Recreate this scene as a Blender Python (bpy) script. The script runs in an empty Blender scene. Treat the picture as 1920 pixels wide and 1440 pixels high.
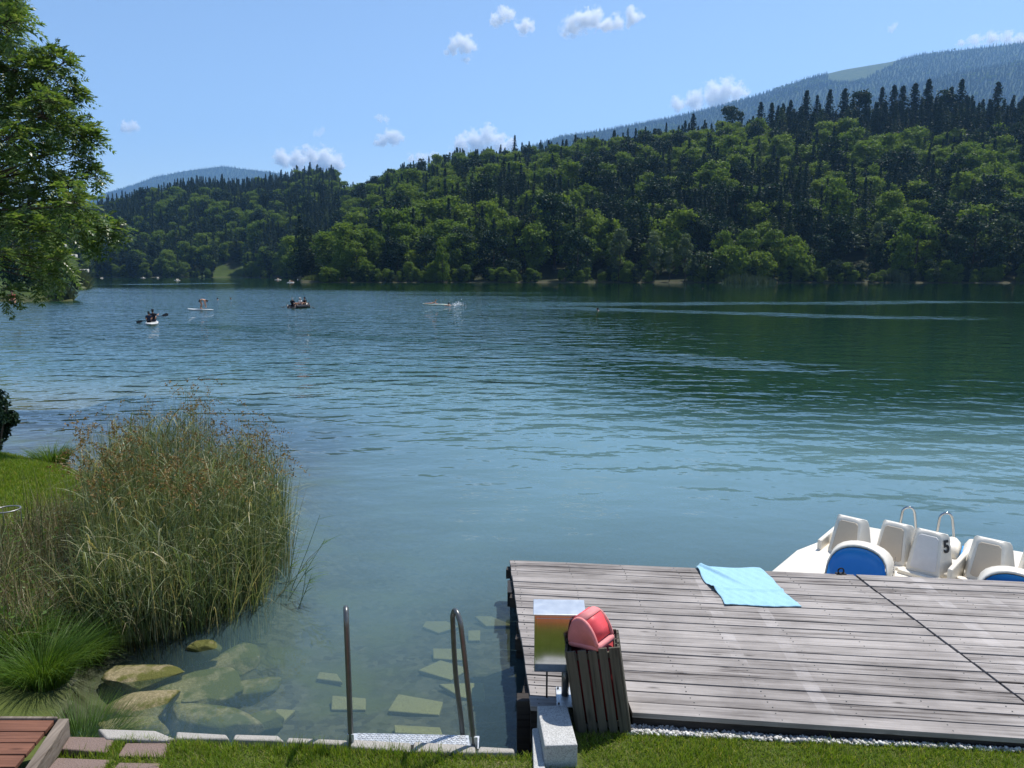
import bpy, bmesh, math, random
import numpy as np
from mathutils import Vector, Matrix, Quaternion

random.seed(7)
R = math.radians
D = bpy.data
scene = bpy.context.scene
COL = scene.collection
# ------------------------------------------------------------------ camera maths (metres; lake surface at z = 0)
FPX, CAMZ, HZ = 1400.0, 3.5, 512.0
PITCH = math.atan((720 - HZ) / FPX)
SP, CP = math.sin(PITCH), math.cos(PITCH)
def ray(px, py):
    cx, cy = (px - 960) / FPX, -(py - 720) / FPX
    return Vector((cx, CP + cy * SP, -SP + cy * CP))
def gp(px, py, z=0.0):
    d = ray(px, py); t = (z - CAMZ) / d.z
    return Vector((d.x * t, d.y * t, z))
def at(px, py, Y):
    d = ray(px, py); t = Y / d.y
    return Vector((d.x * t, Y, CAMZ + d.z * t))

# ------------------------------------------------------------------ objects
def tag(o, label=None, cat=None, group=None, kind=None):
    if label: o['label'] = label
    if cat: o['category'] = cat
    if group: o['group'] = group
    if kind: o['kind'] = kind
    return o
def empty(name, loc=(0, 0, 0), rz=0.0, label=None, cat=None, group=None, scale=1.0):
    o = D.objects.new(name, None); COL.objects.link(o)
    o.empty_display_size = 0.2
    o.location = loc; o.rotation_euler = (0, 0, rz); o.scale = (scale,) * 3
    return tag(o, label, cat, group)
def link(name, me, mat=None, parent=None, smooth=False):
    o = D.objects.new(name, me); COL.objects.link(o)
    if mat is not None and len(me.materials) == 0:
        for m in (mat if isinstance(mat, (list, tuple)) else [mat]): me.materials.append(m)
    if smooth: me.polygons.foreach_set('use_smooth', [True] * len(me.polygons))
    if parent is not None: o.parent = parent
    return o
def mesh_np(name, V, Fq):
    """V (n,3) array, Fq (m,k) array of equal-sized faces."""
    me = D.meshes.new(name)
    V = np.ascontiguousarray(V, dtype=np.float32); Fq = np.ascontiguousarray(Fq, dtype=np.int32)
    m, k = Fq.shape
    me.vertices.add(len(V)); me.vertices.foreach_set('co', V.ravel())
    me.loops.add(m * k); me.loops.foreach_set('vertex_index', Fq.ravel())
    me.polygons.add(m); me.polygons.foreach_set('loop_start', np.arange(0, m * k, k, dtype=np.int32))
    me.polygons.foreach_set('loop_total', np.full(m, k, dtype=np.int32))
    me.update(calc_edges=True); me.validate()
    return me

class MB:
    """Collects simple shapes, then links them as ONE mesh object."""
    def __init__(self): self.v, self.f = [], []
    def add(self, vs, fs):
        b = len(self.v); self.v += [tuple(v) for v in vs]; self.f += [tuple(b + i for i in f) for f in fs]
    def box(self, c, s, rz=0.0, M=None):
        x, y, z = s[0] / 2, s[1] / 2, s[2] / 2
        vs = [Vector((sx * x, sy * y, sz * z)) for sz in (-1, 1) for sy in (-1, 1) for sx in (-1, 1)]
        rot = Matrix.Rotation(rz, 3, 'Z')
        vs = [rot @ v + Vector(c) for v in vs]
        if M is not None: vs = [M @ v for v in vs]
        self.add(vs, [(0, 2, 3, 1), (4, 5, 7, 6), (0, 1, 5, 4), (2, 6, 7, 3), (0, 4, 6, 2), (1, 3, 7, 5)])
    def hexa(self, bottom, top):
        """eight corners: bottom ring of 4 and top ring of 4 in the same order"""
        self.add(list(bottom) + list(top), [(3, 2, 1, 0), (4, 5, 6, 7), (0, 1, 5, 4), (1, 2, 6, 5), (2, 3, 7, 6), (3, 0, 4, 7)])
    def tube(self, path, r, n=10, caps=True):
        P = [Vector(p) for p in path]; rr = r if isinstance(r, (list, tuple)) else [r] * len(P)
        t = (P[1] - P[0]).normalized(); u = t.orthogonal().normalized(); vs = []
        for i, p in enumerate(P):
            t2 = (P[min(i + 1, len(P) - 1)] - P[max(i - 1, 0)]).normalized()
            u = t.rotation_difference(t2) @ u; t = t2; w = t.cross(u)
            vs += [p + (u * math.cos(a) + w * math.sin(a)) * rr[i] for a in [2 * math.pi * k / n for k in range(n)]]
        fs = []
        for i in range(len(P) - 1):
            for k in range(n):
                a, b = i * n + k, i * n + (k + 1) % n
                fs.append((a, b, b + n, a + n))
        if caps: fs += [tuple(range(n - 1, -1, -1)), tuple((len(P) - 1) * n + k for k in range(n))]
        self.add(vs, fs)
    def loft(self, rings, caps=True, closed=True):
        n = len(rings[0]); vs = [v for r in rings for v in r]; fs = []
        for i in range(len(rings) - 1):
            for k in range(n if closed else n - 1):
                a, b = i * n + k, i * n + (k + 1) % n
                fs.append((a, b, b + n, a + n))
        if caps: fs += [tuple(range(n - 1, -1, -1)), tuple((len(rings) - 1) * n + k for k in range(n))]
        self.add(vs, fs)
    def build(self, name, mat=None, parent=None, smooth=False, bevel=0.0, seg=2, sub=0):
        me = D.meshes.new(name); me.from_pydata(self.v, [], self.f); me.update()
        bm = bmesh.new(); bm.from_mesh(me)
        bmesh.ops.recalc_face_normals(bm, faces=bm.faces)
        bm.to_mesh(me); bm.free()
        o = link(name, me, mat, parent, smooth)
        if bevel:
            m = o.modifiers.new('bevel', 'BEVEL'); m.width = bevel; m.segments = seg; m.limit_method = 'ANGLE'; m.angle_limit = R(40)
        if sub:
            m = o.modifiers.new('sub', 'SUBSURF'); m.levels = sub; m.render_levels = sub
        return o
def rrect(w, h, r, n=4, cx=0.0, cy=0.0):
    out = []
    for sx, sy, a0 in ((1, 1, 0), (-1, 1, 90), (-1, -1, 180), (1, -1, 270)):
        for k in range(n + 1):
            a = R(a0 + 90 * k / n)
            out.append((cx + sx * (w / 2 - r) + r * math.cos(a), cy + sy * (h / 2 - r) + r * math.sin(a)))
    return out
def smooth_path(pts, n=6):
    P = [Vector(p) for p in pts]; out = []
    for i in range(len(P) - 1):
        p0, p1, p2, p3 = P[max(i - 1, 0)], P[i], P[i + 1], P[min(i + 2, len(P) - 1)]
        for k in range(n):
            t = k / n
            out.append(0.5 * ((2 * p1) + (p2 - p0) * t + (2 * p0 - 5 * p1 + 4 * p2 - p3) * t * t + (3 * p1 - p0 - 3 * p2 + p3) * t ** 3))
    out.append(P[-1]); return out

# ------------------------------------------------------------------ value noise (numpy)
def vnoise(x, y, seed=0):
    xi, yi = np.floor(x).astype(np.int64), np.floor(y).astype(np.int64); xf, yf = x - xi, y - yi
    def h(a, b):
        n = (a * 374761393 + b * 668265263 + seed * 974634777) & 0x7fffffff
        n = ((n ^ (n >> 13)) * 1274126177) & 0x7fffffff
        return ((n ^ (n >> 16)) & 0xffff) / 65535.0
    u, v = xf * xf * (3 - 2 * xf), yf * yf * (3 - 2 * yf)
    return (h(xi, yi) * (1 - u) + h(xi + 1, yi) * u) * (1 - v) + (h(xi, yi + 1) * (1 - u) + h(xi + 1, yi + 1) * u) * v
def fbm(x, y, seed=0, o=4):
    s = np.zeros_like(np.asarray(x, dtype=float)); a = 0.5
    for i in range(o):
        s = s + a * (vnoise(x * 2 ** i, y * 2 ** i, seed + i) - 0.5); a *= 0.5
    return s
def sstep(a, b, x):
    t = np.clip((x - a) / (b - a), 0, 1); return t * t * (3 - 2 * t)

# ------------------------------------------------------------------ materials
def srgb(r, g, b):
    f = lambda c: (c / 255 / 12.92) if c <= 10 else ((c / 255 + 0.055) / 1.055) ** 2.4
    return (f(r), f(g), f(b), 1.0)
class NT:
    def __init__(self, name):
        self.m = D.materials.new(name); self.m.use_nodes = True
        self.t = self.m.node_tree; self.t.nodes.clear()
        self.out = self.n('ShaderNodeOutputMaterial')
    def n(self, typ, **kw):
        nd = self.t.nodes.new(typ)
        for k, v in kw.items(): setattr(nd, k, v)
        return nd
    def l(self, a, b): self.t.links.new(a, b)
    def set(self, nd, i, v):
        if hasattr(v, 'is_output') or isinstance(v, bpy.types.NodeSocket): self.l(v, nd.inputs[i])
        else: nd.inputs[i].default_value = v
    def math(self, op, a, b=0.0, c=None, clamp=False):
        nd = self.n('ShaderNodeMath', operation=op); nd.use_clamp = clamp
        self.set(nd, 0, a); self.set(nd, 1, b)
        if c is not None: self.set(nd, 2, c)
        return nd.outputs[0]
    def ramp(self, fac, stops, interp='LINEAR'):
        nd = self.n('ShaderNodeValToRGB'); cr = nd.color_ramp; cr.interpolation = interp
        while len(cr.elements) < len(stops): cr.elements.new(0.5)
        for e, (p, c) in zip(cr.elements, stops):
            e.position = p; e.color = c if len(c) == 4 else (*c, 1)
        self.set(nd, 0, fac); return nd.outputs[0]
    def noise(self, vec, scale, detail=4, rough=0.55):
        nd = self.n('ShaderNodeTexNoise'); nd.inputs['Scale'].default_value = scale
        nd.inputs['Detail'].default_value = detail; nd.inputs['Roughness'].default_value = rough
        if vec is not None: self.l(vec, nd.inputs['Vector'])
        return nd.outputs['Fac']
    def mapping(self, vec, scale=(1, 1, 1), rot=(0, 0, 0), loc=(0, 0, 0)):
        nd = self.n('ShaderNodeMapping'); nd.inputs['Scale'].default_value = scale
        nd.inputs['Rotation'].default_value = rot; nd.inputs['Location'].default_value = loc
        self.l(vec, nd.inputs['Vector']); return nd.outputs[0]
    def mix(self, fac, a, b, mode='MIX'):
        nd = self.n('ShaderNodeMix', data_type='RGBA', blend_type=mode)
        self.set(nd, 0, fac); self.set(nd, 6, a); self.set(nd, 7, b); return nd.outputs[2]
    def coord(self, which='Object'):
        return self.n('ShaderNodeTexCoord').outputs[which]
    def pos(self): return self.n('ShaderNodeNewGeometry').outputs['Position']
    def bump(self, h, strength=0.4, dist=0.01):
        nd = self.n('ShaderNodeBump'); nd.inputs['Strength'].default_value = strength
        nd.inputs['Distance'].default_value = dist; self.l(h, nd.inputs['Height']); return nd.outputs[0]
    def principled(self, col, rough=0.6, metal=0.0, spec=0.4, normal=None, **kw):
        p = self.n('ShaderNodeBsdfPrincipled')
        self.set(p, 'Base Color', col); self.set(p, 'Roughness', rough); self.set(p, 'Metallic', metal)
        self.set(p, 'Specular IOR Level', spec)
        if normal is not None: self.l(normal, p.inputs['Normal'])
        for k, v in kw.items(): self.set(p, k.replace('_', ' '), v)
        self.l(p.outputs[0], self.out.inputs['Surface']); return p

def plain(name, c, rough=0.5, metal=0.0, spec=0.4, var=0.2, scale=14.0, bump=0.0, bscale=60.0, bdist=0.004):
    """a paint/plastic/stone colour with soft uneven variation and fine relief"""
    k = NT(name); oc = k.coord('Object')
    f = k.noise(oc, scale, 5, 0.6)
    dark = tuple(x * (1 - var) for x in c[:3]) + (1,); lite = tuple(min(1, x * (1 + var)) for x in c[:3]) + (1,)
    col = k.ramp(f, [(0.3, dark), (0.7, lite)])
    nrm = k.bump(k.noise(oc, bscale, 4, 0.6), 0.5, bdist) if bump else None
    rg = k.math('ADD', k.math('MULTIPLY', f, 0.15), rough - 0.075)
    k.principled(col, rg, metal, spec, nrm); return k.m
def leafmat(name, stops, trans=0.35, rough=0.6, spec=0.10, hue_by_island=0.6):
    """leaves: colour varies per plant and per leaf, light passes through"""
    k = NT(name)
    ri = k.n('ShaderNodeNewGeometry').outputs['Random Per Island']
    ro = k.n('ShaderNodeObjectInfo').outputs['Random']
    f = k.math('ADD', k.math('MULTIPLY', ri, hue_by_island), k.math('MULTIPLY', ro, 1 - hue_by_island))
    col = k.ramp(f, stops)
    p = k.n('ShaderNodeBsdfPrincipled'); k.l(col, p.inputs['Base Color'])
    p.inputs['Roughness'].default_value = rough; p.inputs['Specular IOR Level'].default_value = spec
    tr = k.n('ShaderNodeBsdfTranslucent')
    k.l(k.mix(1.0, col, (1.25, 1.2, 0.55, 1), 'MULTIPLY'), tr.inputs[0])
    mx = k.n('ShaderNodeMixShader'); mx.inputs[0].default_value = trans
    k.l(p.outputs[0], mx.inputs[1]); k.l(tr.outputs[0], mx.inputs[2]); k.l(mx.outputs[0], k.out.inputs['Surface'])
    return k.m

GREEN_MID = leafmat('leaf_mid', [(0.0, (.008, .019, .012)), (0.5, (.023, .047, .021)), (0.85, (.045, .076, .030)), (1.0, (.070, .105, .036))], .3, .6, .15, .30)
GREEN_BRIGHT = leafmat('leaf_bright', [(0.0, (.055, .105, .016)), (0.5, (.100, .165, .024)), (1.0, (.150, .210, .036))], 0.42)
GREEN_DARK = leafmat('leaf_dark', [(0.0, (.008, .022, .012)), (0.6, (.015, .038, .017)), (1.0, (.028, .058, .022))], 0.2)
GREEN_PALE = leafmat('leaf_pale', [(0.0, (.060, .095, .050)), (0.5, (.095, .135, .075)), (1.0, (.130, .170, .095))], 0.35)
NEEDLE = leafmat('needle', [(0.0, (.010, .026, .018)), (0.6, (.019, .042, .025)), (1.0, (.032, .060, .030))], 0.12)
BARK = plain('bark', (.060, .048, .038), .9, 0, .1, .4, 6, 1, 20, .02)
TONE = {'mid': GREEN_MID, 'bright': GREEN_BRIGHT, 'dark': GREEN_DARK, 'pale': GREEN_PALE, 'needle': NEEDLE}
HAZE_D, SUN_E, SKY_S, EXPO = 7e-5, 3.9, 0.092, 0.8
# ================================================================== LANDFORM
def pxs(px): return (np.asarray(px, dtype=float) - 960) / FPX * CP       # picture column -> X/Y of the ground there
FOOT = ([-1600, -500, 0, 133, 136, 160, 166, 300, 458, 466, 556, 563, 800, 1200, 1920, 2700],
        [60, 72, 92, 95, 165, 176, 598, 600, 600, 560, 520, 276, 276, 278, 268, 200])
LSTART = ([-1600, -300, 130, 166, 405, 462, 480, 620, 900], [260, 300, 330, 600, 602, 602, 560, 500, 480])
LCAN = ([-1600, -600, -200, 165, 205, 260, 340, 400, 480, 560, 610, 650, 690, 760, 860, 1000],
        [430, 430, 440, 400, 383, 368, 347, 339, 343, 333, 325, 334, 348, 372, 420, 500])
RCAN = ([480, 600, 690, 760, 850, 960, 1050, 1150, 1250, 1360, 1480, 1600, 1720, 1840, 1920, 2100, 2700],
        [512, 440, 356, 330, 304, 293, 281, 262, 252, 238, 236, 236, 232, 230, 222, 212, 205])
RDIST = ([480, 690, 900, 1200, 1500, 1920, 2700], [800, 790, 730, 640, 560, 520, 500])
TREEH = 17.0
def prof(px, tab): return np.interp(px, tab[0], tab[1])
def can_z(px, py, Y):
    cy = -(py - 720) / FPX; return CAMZ + Y * (-SP + cy * CP) / (CP + cy * SP)
def terr(X, Y):
    X, Y = np.asarray(X, dtype=float), np.asarray(Y, dtype=float)
    px = 960 + X / Y * FPX / CP
    foot = prof(px, FOOT); d = Y - foot
    base = np.where(d < 0, np.maximum(-3.0, 0.09 * d), 0.9 * (1 - np.exp(-np.maximum(d, 0) / 2.5)) + 0.008 * np.maximum(d, 0))
    ly = 950.0; lh = np.maximum(can_z(px, prof(px, LCAN), ly) - TREEH * 1.1, 0)
    ls = prof(px, LSTART); t = np.clip((Y - ls) / (ly - ls), 0, 1.6)
    L = lh * np.where(t < 1, 0.72 * np.minimum(t, 1) + 0.28 * np.sin(np.minimum(t, 1) * math.pi / 2), 1 - 0.12 * (t - 1))
    ry = prof(px, RDIST); rh = np.maximum(can_z(px, prof(px, RCAN), ry) - TREEH * 1.15, 0)
    rs = np.maximum(foot + 12, 290) + np.where(px < 760, (760 - np.clip(px, 480, 760)) * 0.9, 0)
    t = np.clip((Y - rs) / (ry - rs), 0, 1.8)
    Rr = rh * np.where(t < 1, 0.72 * np.minimum(t, 1) + 0.28 * np.sin(np.minimum(t, 1) * math.pi / 2), 1 - 0.25 * (t - 1))
    Rr = np.where(px < 480, 0, Rr)
    hill = np.maximum(L, Rr) * sstep(0, 30, d)
    bump = fbm(X / 70, Y / 70, 3) * np.clip(hill * 0.22, 0, 9) + fbm(X / 9, Y / 9, 11, 2) * 0.5 * sstep(0, 4, d)
    return base + hill + bump
def in_meadow(X, Y):
    px = 960 + X / Y * FPX / CP
    return ((px > 404) & (px < 458 + 5 * np.sin(Y / 7)) & (Y < 630 + 8 * np.sin(px / 9))) | ((px > 219) & (px < 246) & (Y > 676) & (Y < 745)) | ((px > 352) & (px <= 404) & (Y < 616))

def grid_mesh(name, XX, YY, ZZ):
    a, b = XX.shape
    V = np.stack([XX, YY, ZZ], -1).reshape(-1, 3)
    i = np.arange(a * b).reshape(a, b)
    F = np.stack([i[:-1, :-1], i[1:, :-1], i[1:, 1:], i[:-1, 1:]], -1).reshape(-1, 4)
    return mesh_np(name, V, F)

cols = np.concatenate([np.arange(-1500, 100, 30), np.arange(100, 720, 4), np.arange(720, 2660, 14)])
rows = np.concatenate([np.arange(50, 110, 2.0), np.arange(110, 250, 6.0), np.arange(250, 310, 2.0), np.arange(310, 560, 8.0), np.arange(560, 720, 4.0), np.arange(720, 1250, 14.0)])
S, YY = np.meshgrid(pxs(cols), rows, indexing='ij')
XX = S * YY
ZZ = terr(XX, YY)
me = grid_mesh('hills', XX, YY, ZZ)
at_m = me.attributes.new('meadow', 'FLOAT', 'POINT')
mead = (in_meadow(XX, YY) | ((960 + XX / YY * FPX / CP < 166) & (YY < 600))).astype(np.float32)
at_m.data.foreach_set('value', mead.ravel())
k = NT('hill_soil')
mv = k.n('ShaderNodeAttribute', attribute_name='meadow').outputs['Fac']
ps = k.pos()
soil = k.ramp(k.noise(ps, 0.15, 5), [(0.35, (.018, .026, .012)), (0.65, (.045, .048, .022))])
grs = k.ramp(k.noise(ps, 0.12, 6, .7), [(0.3, (.030, .050, .011)), (0.6, (.052, .076, .018)), (0.8, (.11, .10, .05))])
sep = k.n('ShaderNodeSeparateXYZ'); k.l(ps, sep.inputs[0])
c = k.mix(mv, soil, grs)
shore = k.math('SUBTRACT', 1.0, k.math('MULTIPLY', k.math('SUBTRACT', sep.outputs[2], 0.15), 1.6, clamp=True))
c = k.mix(k.math('MULTIPLY', shore, k.noise(ps, 0.05, 2)), c, (.07, .06, .04, 1))
k.principled(c, .95, 0, .1)
hills = tag(link('hills', me, k.m, None, True), kind='structure')

# ------------------------------------------------------------------ mountains far behind
MOUNT_TREES = []
def mountain(name, crest, Yc, Yf, p0, p1, seed, step=8, rough=1.0):
    cl = np.arange(p0, p1, step); ts = np.concatenate([np.linspace(0, 1, 60), np.linspace(1.03, 1.5, 8)])
    def z_of(X, Y):
        px = 960 + X / Y * FPX / CP
        # column drift with height is small; use the crest table at this column
        H = can_z(px, np.interp(px, crest[0], crest[1]), Yc) - 16
        t = (Y - Yf) / (Yc - Yf)
        pr = np.where(t < 1, .9 * np.clip(t, 0, 1) + .1 * np.sin(np.clip(t, 0, 1) * math.pi / 2), 1 - 0.9 * (t - 1))
        n = fbm(X / 620, Y / 620, seed, 4) * 200 * rough + fbm(X / 1700, Y / 1700, seed + 9, 2) * 260 * rough
        n = n * np.sin(np.clip(t, 0, 1) * math.pi) ** 0.8 * (1 - .6 * np.clip(t, 0, 1))
        return H * pr + n
    Y = Yf + (Yc - Yf) * ts
    S, YYm = np.meshgrid(pxs(cl), Y, indexing='ij'); XXm = S * YYm
    me = grid_mesh(name, XXm, YYm, z_of(XXm, YYm))
    return me, z_of
MR = ([900, 980, 1050, 1130, 1250, 1350, 1420, 1500, 1560, 1640, 1700, 1800, 1880, 1920, 2100, 2700],
      [310, 277, 252, 240, 217, 192, 170, 141, 126, 112, 97, 86, 76, 80, 92, 60])
MN = ([1200, 1450, 1560, 1640, 1720, 1800, 1860, 1920, 2100, 2700], [400, 250, 206, 172, 144, 126, 114, 102, 86, 70])
ML = ([-900, 0, 150, 200, 260, 300, 360, 430, 480, 530, 580, 640, 700, 800], [420, 410, 384, 362, 345, 330, 318, 309, 316, 322, 336, 352, 368, 400])
MS = ([560, 660, 690, 720, 745, 770, 820, 900], [372, 352, 346, 334, 321, 330, 345, 360])
k = NT('mountain_ground')
ps = k.pos(); sep = k.n('ShaderNodeSeparateXYZ'); k.l(ps, sep.inputs[0])
mv = k.n('ShaderNodeAttribute', attribute_name='meadow').outputs['Fac']
c = k.ramp(k.noise(ps, 0.006, 7, .7), [(0.3, (.012, .026, .014)), (0.7, (.050, .075, .025))])
c = k.mix(mv, c, k.ramp(k.noise(ps, .03, 5), [(.35, (.034, .058, .022)), (.65, (.070, .095, .035))])); k.principled(c, .95, 0, .1)
MOUNT_MAT = k.m
def mount_object(crest, Yc, Yf, p0, p1, seed, rough, meadow=None):
    me, zf = mountain('mountain', crest, Yc, Yf, p0, p1, seed, 8, rough)
    a = me.attributes.new('meadow', 'FLOAT', 'POINT')
    if meadow is not None:
        co = np.empty(len(me.vertices) * 3, dtype=np.float32); me.vertices.foreach_get('co', co); co = co.reshape(-1, 3)
        a.data.foreach_set('value', meadow(co[:, 0], co[:, 1]).astype(np.float32))
    tag(link('mountain', me, MOUNT_MAT, None, True), kind='structure')
    return zf
def alp(X, Y):
    px = 960 + X / Y * FPX / CP; t = (Y - 2700) / (5600 - 2700)
    f = np.clip((px - 1530) / 125, 0, 1)
    return ((px > 1530) & (px < 1655) & (t > 0.995 - .17 * np.clip(np.sin(math.pi * f ** .55), 0, 1) ** .8 * (1 + .5 * fbm(X / 90, Y / 90, 3, 3)))).astype(float)
ZR = mount_object(MR, 5600, 2700, 860, 2500, 21, 1.0, alp)
ZN = mount_object(MN, 4200, 2400, 1300, 2500, 31, 0.8)
ZL = mount_object(ML, 8200, 4600, -700, 790, 41, 1.0)
ZS = mount_object(MS, 10400, 9000, 560, 900, 51, 0.3)
# ================================================================== TREES
def quads(P, N, half, asp, rng, jit=0.6):
    n = len(P)
    N = N + rng.normal(0, jit, (n, 3)); N /= np.linalg.norm(N, axis=1, keepdims=True) + 1e-9
    A = rng.normal(0, 1, (n, 3)); T = np.cross(N, A); T /= np.linalg.norm(T, axis=1, keepdims=True) + 1e-9
    B = np.cross(N, T); h = np.asarray(half).reshape(-1, 1)
    V = np.stack([P - T * h, P + B * h * asp, P + T * h, P - B * h * asp], 1).reshape(-1, 3)
    return V, np.arange(4 * n).reshape(n, 4)
def sph(rng, n):
    d = rng.normal(0, 1, (n, 3)); return d / np.linalg.norm(d, axis=1, keepdims=True)
def broad_crown(seed, H=18.0, rad=5.6, z0=1.2, lobes=34, per=190, size=0.45, top=0.55, lo=0.9, hi=2.7):
    rng = np.random.default_rng(seed); Ps, Ns, Hs = [], [], []
    for i in range(lobes):
        d = sph(rng, 1)[0]; u = rng.random() ** 0.33
        zc = z0 + lo + (H - z0 - lo - 1.0) * rng.random() ** 0.9
        f = (zc - z0) / (H - z0); prof_r = math.sin(min(1, f / top * 0.5 + 0.22) * math.pi / 2) if f < top else math.cos((f - top) / (1 - top) * math.pi / 2) ** 0.7
        a = rng.random() * 6.283; rr = rad * max(0.12, prof_r) * (0.45 + 0.5 * rng.random())
        r = rng.uniform(lo, hi); c = np.array([rr * math.cos(a), rr * math.sin(a), min(zc, H - r * 0.8)])
        k2 = max(30, int(per * (r / hi) ** 2)); dd = sph(rng, k2); dd[:, 2] = np.abs(dd[:, 2]) * np.where(rng.random(k2) < 0.75, 1, -1)
        sw = np.where(rng.random((k2, 1)) < .16, rng.uniform(1.1, 1.5, (k2, 1)), rng.uniform(0.5, 1.1, (k2, 1)))   # sprays stand out of the clump
        P = c + dd * np.array([r, r, r * 0.8]) * sw
        Ps.append(P); Ns.append(dd * 0.8 + np.array([0, 0, 0.4])); Hs.append(rng.uniform(0.45, 1.5, k2) * size * np.where(sw[:, 0] > 1.1, .75, 1))
    V, F = quads(np.concatenate(Ps), np.concatenate(Ns), np.concatenate(Hs), 0.62, rng, .85)
    V[:, 2] = np.maximum(V[:, 2], 0.15)
    return V, F
def conifer_crown(seed, H=26.0, rad=3.6, z0=1.5, sparse=1.0):
    rng = np.random.default_rng(seed); Ps, Ns, Hs = [], [], []
    z = z0
    while z < H - 0.4:
        f = (z - z0) / (H - z0); L = rad * 1.12 * (1 - f) ** 0.95 * (1.0 if f > 0.1 else 0.75) + 0.10
        nb = int(6 + 4 * (1 - f)); a0 = rng.random() * 6.28
        for b in range(nb):
            if rng.random() > sparse: continue
            a = a0 + b * 6.283 / nb + rng.normal(0, 0.25); l = L * rng.uniform(0.6, 1.15); m = max(2, int(l / 0.55))
            for q in range(m):
                t = (q + 0.6) / m; rr = l * t
                P = np.array([rr * math.cos(a), rr * math.sin(a), z - 0.42 * l * t ** 1.6 + 0.25 * t * t * t * l]) + rng.normal(0, 0.10, 3)
                Ps.append(P); Ns.append(np.array([math.cos(a) * 0.5, math.sin(a) * 0.5, 1.0])); Hs.append(rng.uniform(0.35, 0.6) * (0.55 + 0.45 * l / rad))
                if rng.random() < 0.7:
                    Ps.append(P + np.array([0, 0, -0.3])); Ns.append(np.array([math.cos(a), math.sin(a), 0.2])); Hs.append(rng.uniform(0.25, 0.45))
        z += rng.uniform(0.36, 0.6) * (0.7 + 0.5 * (1 - f))
    for q in range(14):
        Ps.append(np.array([0, 0, H - q * 0.13])); Ns.append(sph(rng, 1)[0]); Hs.append(0.12 + 0.012 * q)
    return quads(np.array(Ps), np.array(Ns), np.array(Hs), 0.5, rng, 0.35)
def trunk_mesh(name, H, r, limbs, seed, spread=0.22):
    rnd = random.Random(seed); m = MB()
    path = [(rnd.uniform(-.012, .012) * H * (i > 0), rnd.uniform(-.012, .012) * H * (i > 0), H * 0.92 * i / 7 - 0.3) for i in range(8)]
    m.tube(path, [r * (1.25 if i == 0 else 1 - 0.125 * i) + 0.02 for i in range(8)], 7)
    for j in range(limbs):
        i = rnd.randint(2, 6); p = Vector(path[i]); a = rnd.random() * 6.28; l = H * spread * rnd.uniform(.7, 1.2)
        m.tube([p, p + Vector((math.cos(a) * l * .5, math.sin(a) * l * .5, l * .35)), p + Vector((math.cos(a) * l, math.sin(a) * l, l * .85))], [r * .4, r * .25, .03], 5)
    o = m.build(name, BARK, None, True); me = o.data; D.objects.remove(o); return me
KINDS = {}
def mk(kind, crownVF, H, mat, r, limbs):
    cm = mesh_np('crown', *crownVF); cm.materials.append(mat)
    KINDS[kind] = (cm, trunk_mesh('trunk', H, r, limbs, hash(kind) % 97 if False else len(KINDS) + 5), H, mat)
mk('oak', broad_crown(1), 18, GREEN_MID, .38, 7)
mk('beech', broad_crown(2, 19, 5.0, 1.0, 38, 180, .43, .5), 19, GREEN_MID, .36, 7)
mk('maple', broad_crown(3, 17, 6.0, 0.8, 36, 190, .46, .45), 17, GREEN_MID, .36, 7)
mk('birch', broad_crown(4, 18, 2.5, 4.0, 26, 90, .34, .5, .8, 1.35), 18, GREEN_PALE, .16, 8)
mk('bush', broad_crown(5, 8, 4.6, 0.0, 26, 170, .36, .35, 1.1, 1.9), 8, GREEN_BRIGHT, .14, 4)
mk('spruce', conifer_crown(6), 26, NEEDLE, .3, 0)
mk('fir', conifer_crown(7, 26, 3.0, 2.5, .85), 26, NEEDLE, .28, 0)
mk('pine', conifer_crown(8, 24, 4.2, 6.0, .7), 24, GREEN_DARK, .3, 3)
FIRST = {}
def tree(kind, X, Y, h, label, tone=None, group=None, z=None, wide=1.0, cat='tree', name=None):
    cm, tm, H, mat = KINDS[kind]; s = h / H
    if z is None: z = float(terr(X, Y)) - 0.1
    nm = name or {'birch': 'birch_tree', 'bush': 'waterside_shrub', 'spruce': 'spruce_tree', 'fir': 'fir_tree', 'pine': 'pine_tree'}.get(kind, 'broadleaf_tree')
    e = empty(nm, (X, Y, z), random.random() * 6.28, label, cat, group)
    e.scale = (s * wide, s * wide, s)
    c = D.objects.new('crown', cm); COL.objects.link(c); c.parent = e
    t = D.objects.new('trunk', tm); COL.objects.link(t); t.parent = e
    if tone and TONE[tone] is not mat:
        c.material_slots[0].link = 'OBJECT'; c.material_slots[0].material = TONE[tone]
    FIRST.setdefault(kind, c)
    return e
def tree_px(kind, px, top, Y, label, tone=None, group=None, wide=1.0, **kw):
    """a tree whose column is px and whose top shows at picture row top, standing Y metres away"""
    X = float(pxs(px)) * Y; z = float(terr(X, Y)) - 0.1
    return tree(kind, X, Y, max(3.0, float(can_z(px, top, Y)) - z), label, tone, group, z, wide, **kw)

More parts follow.
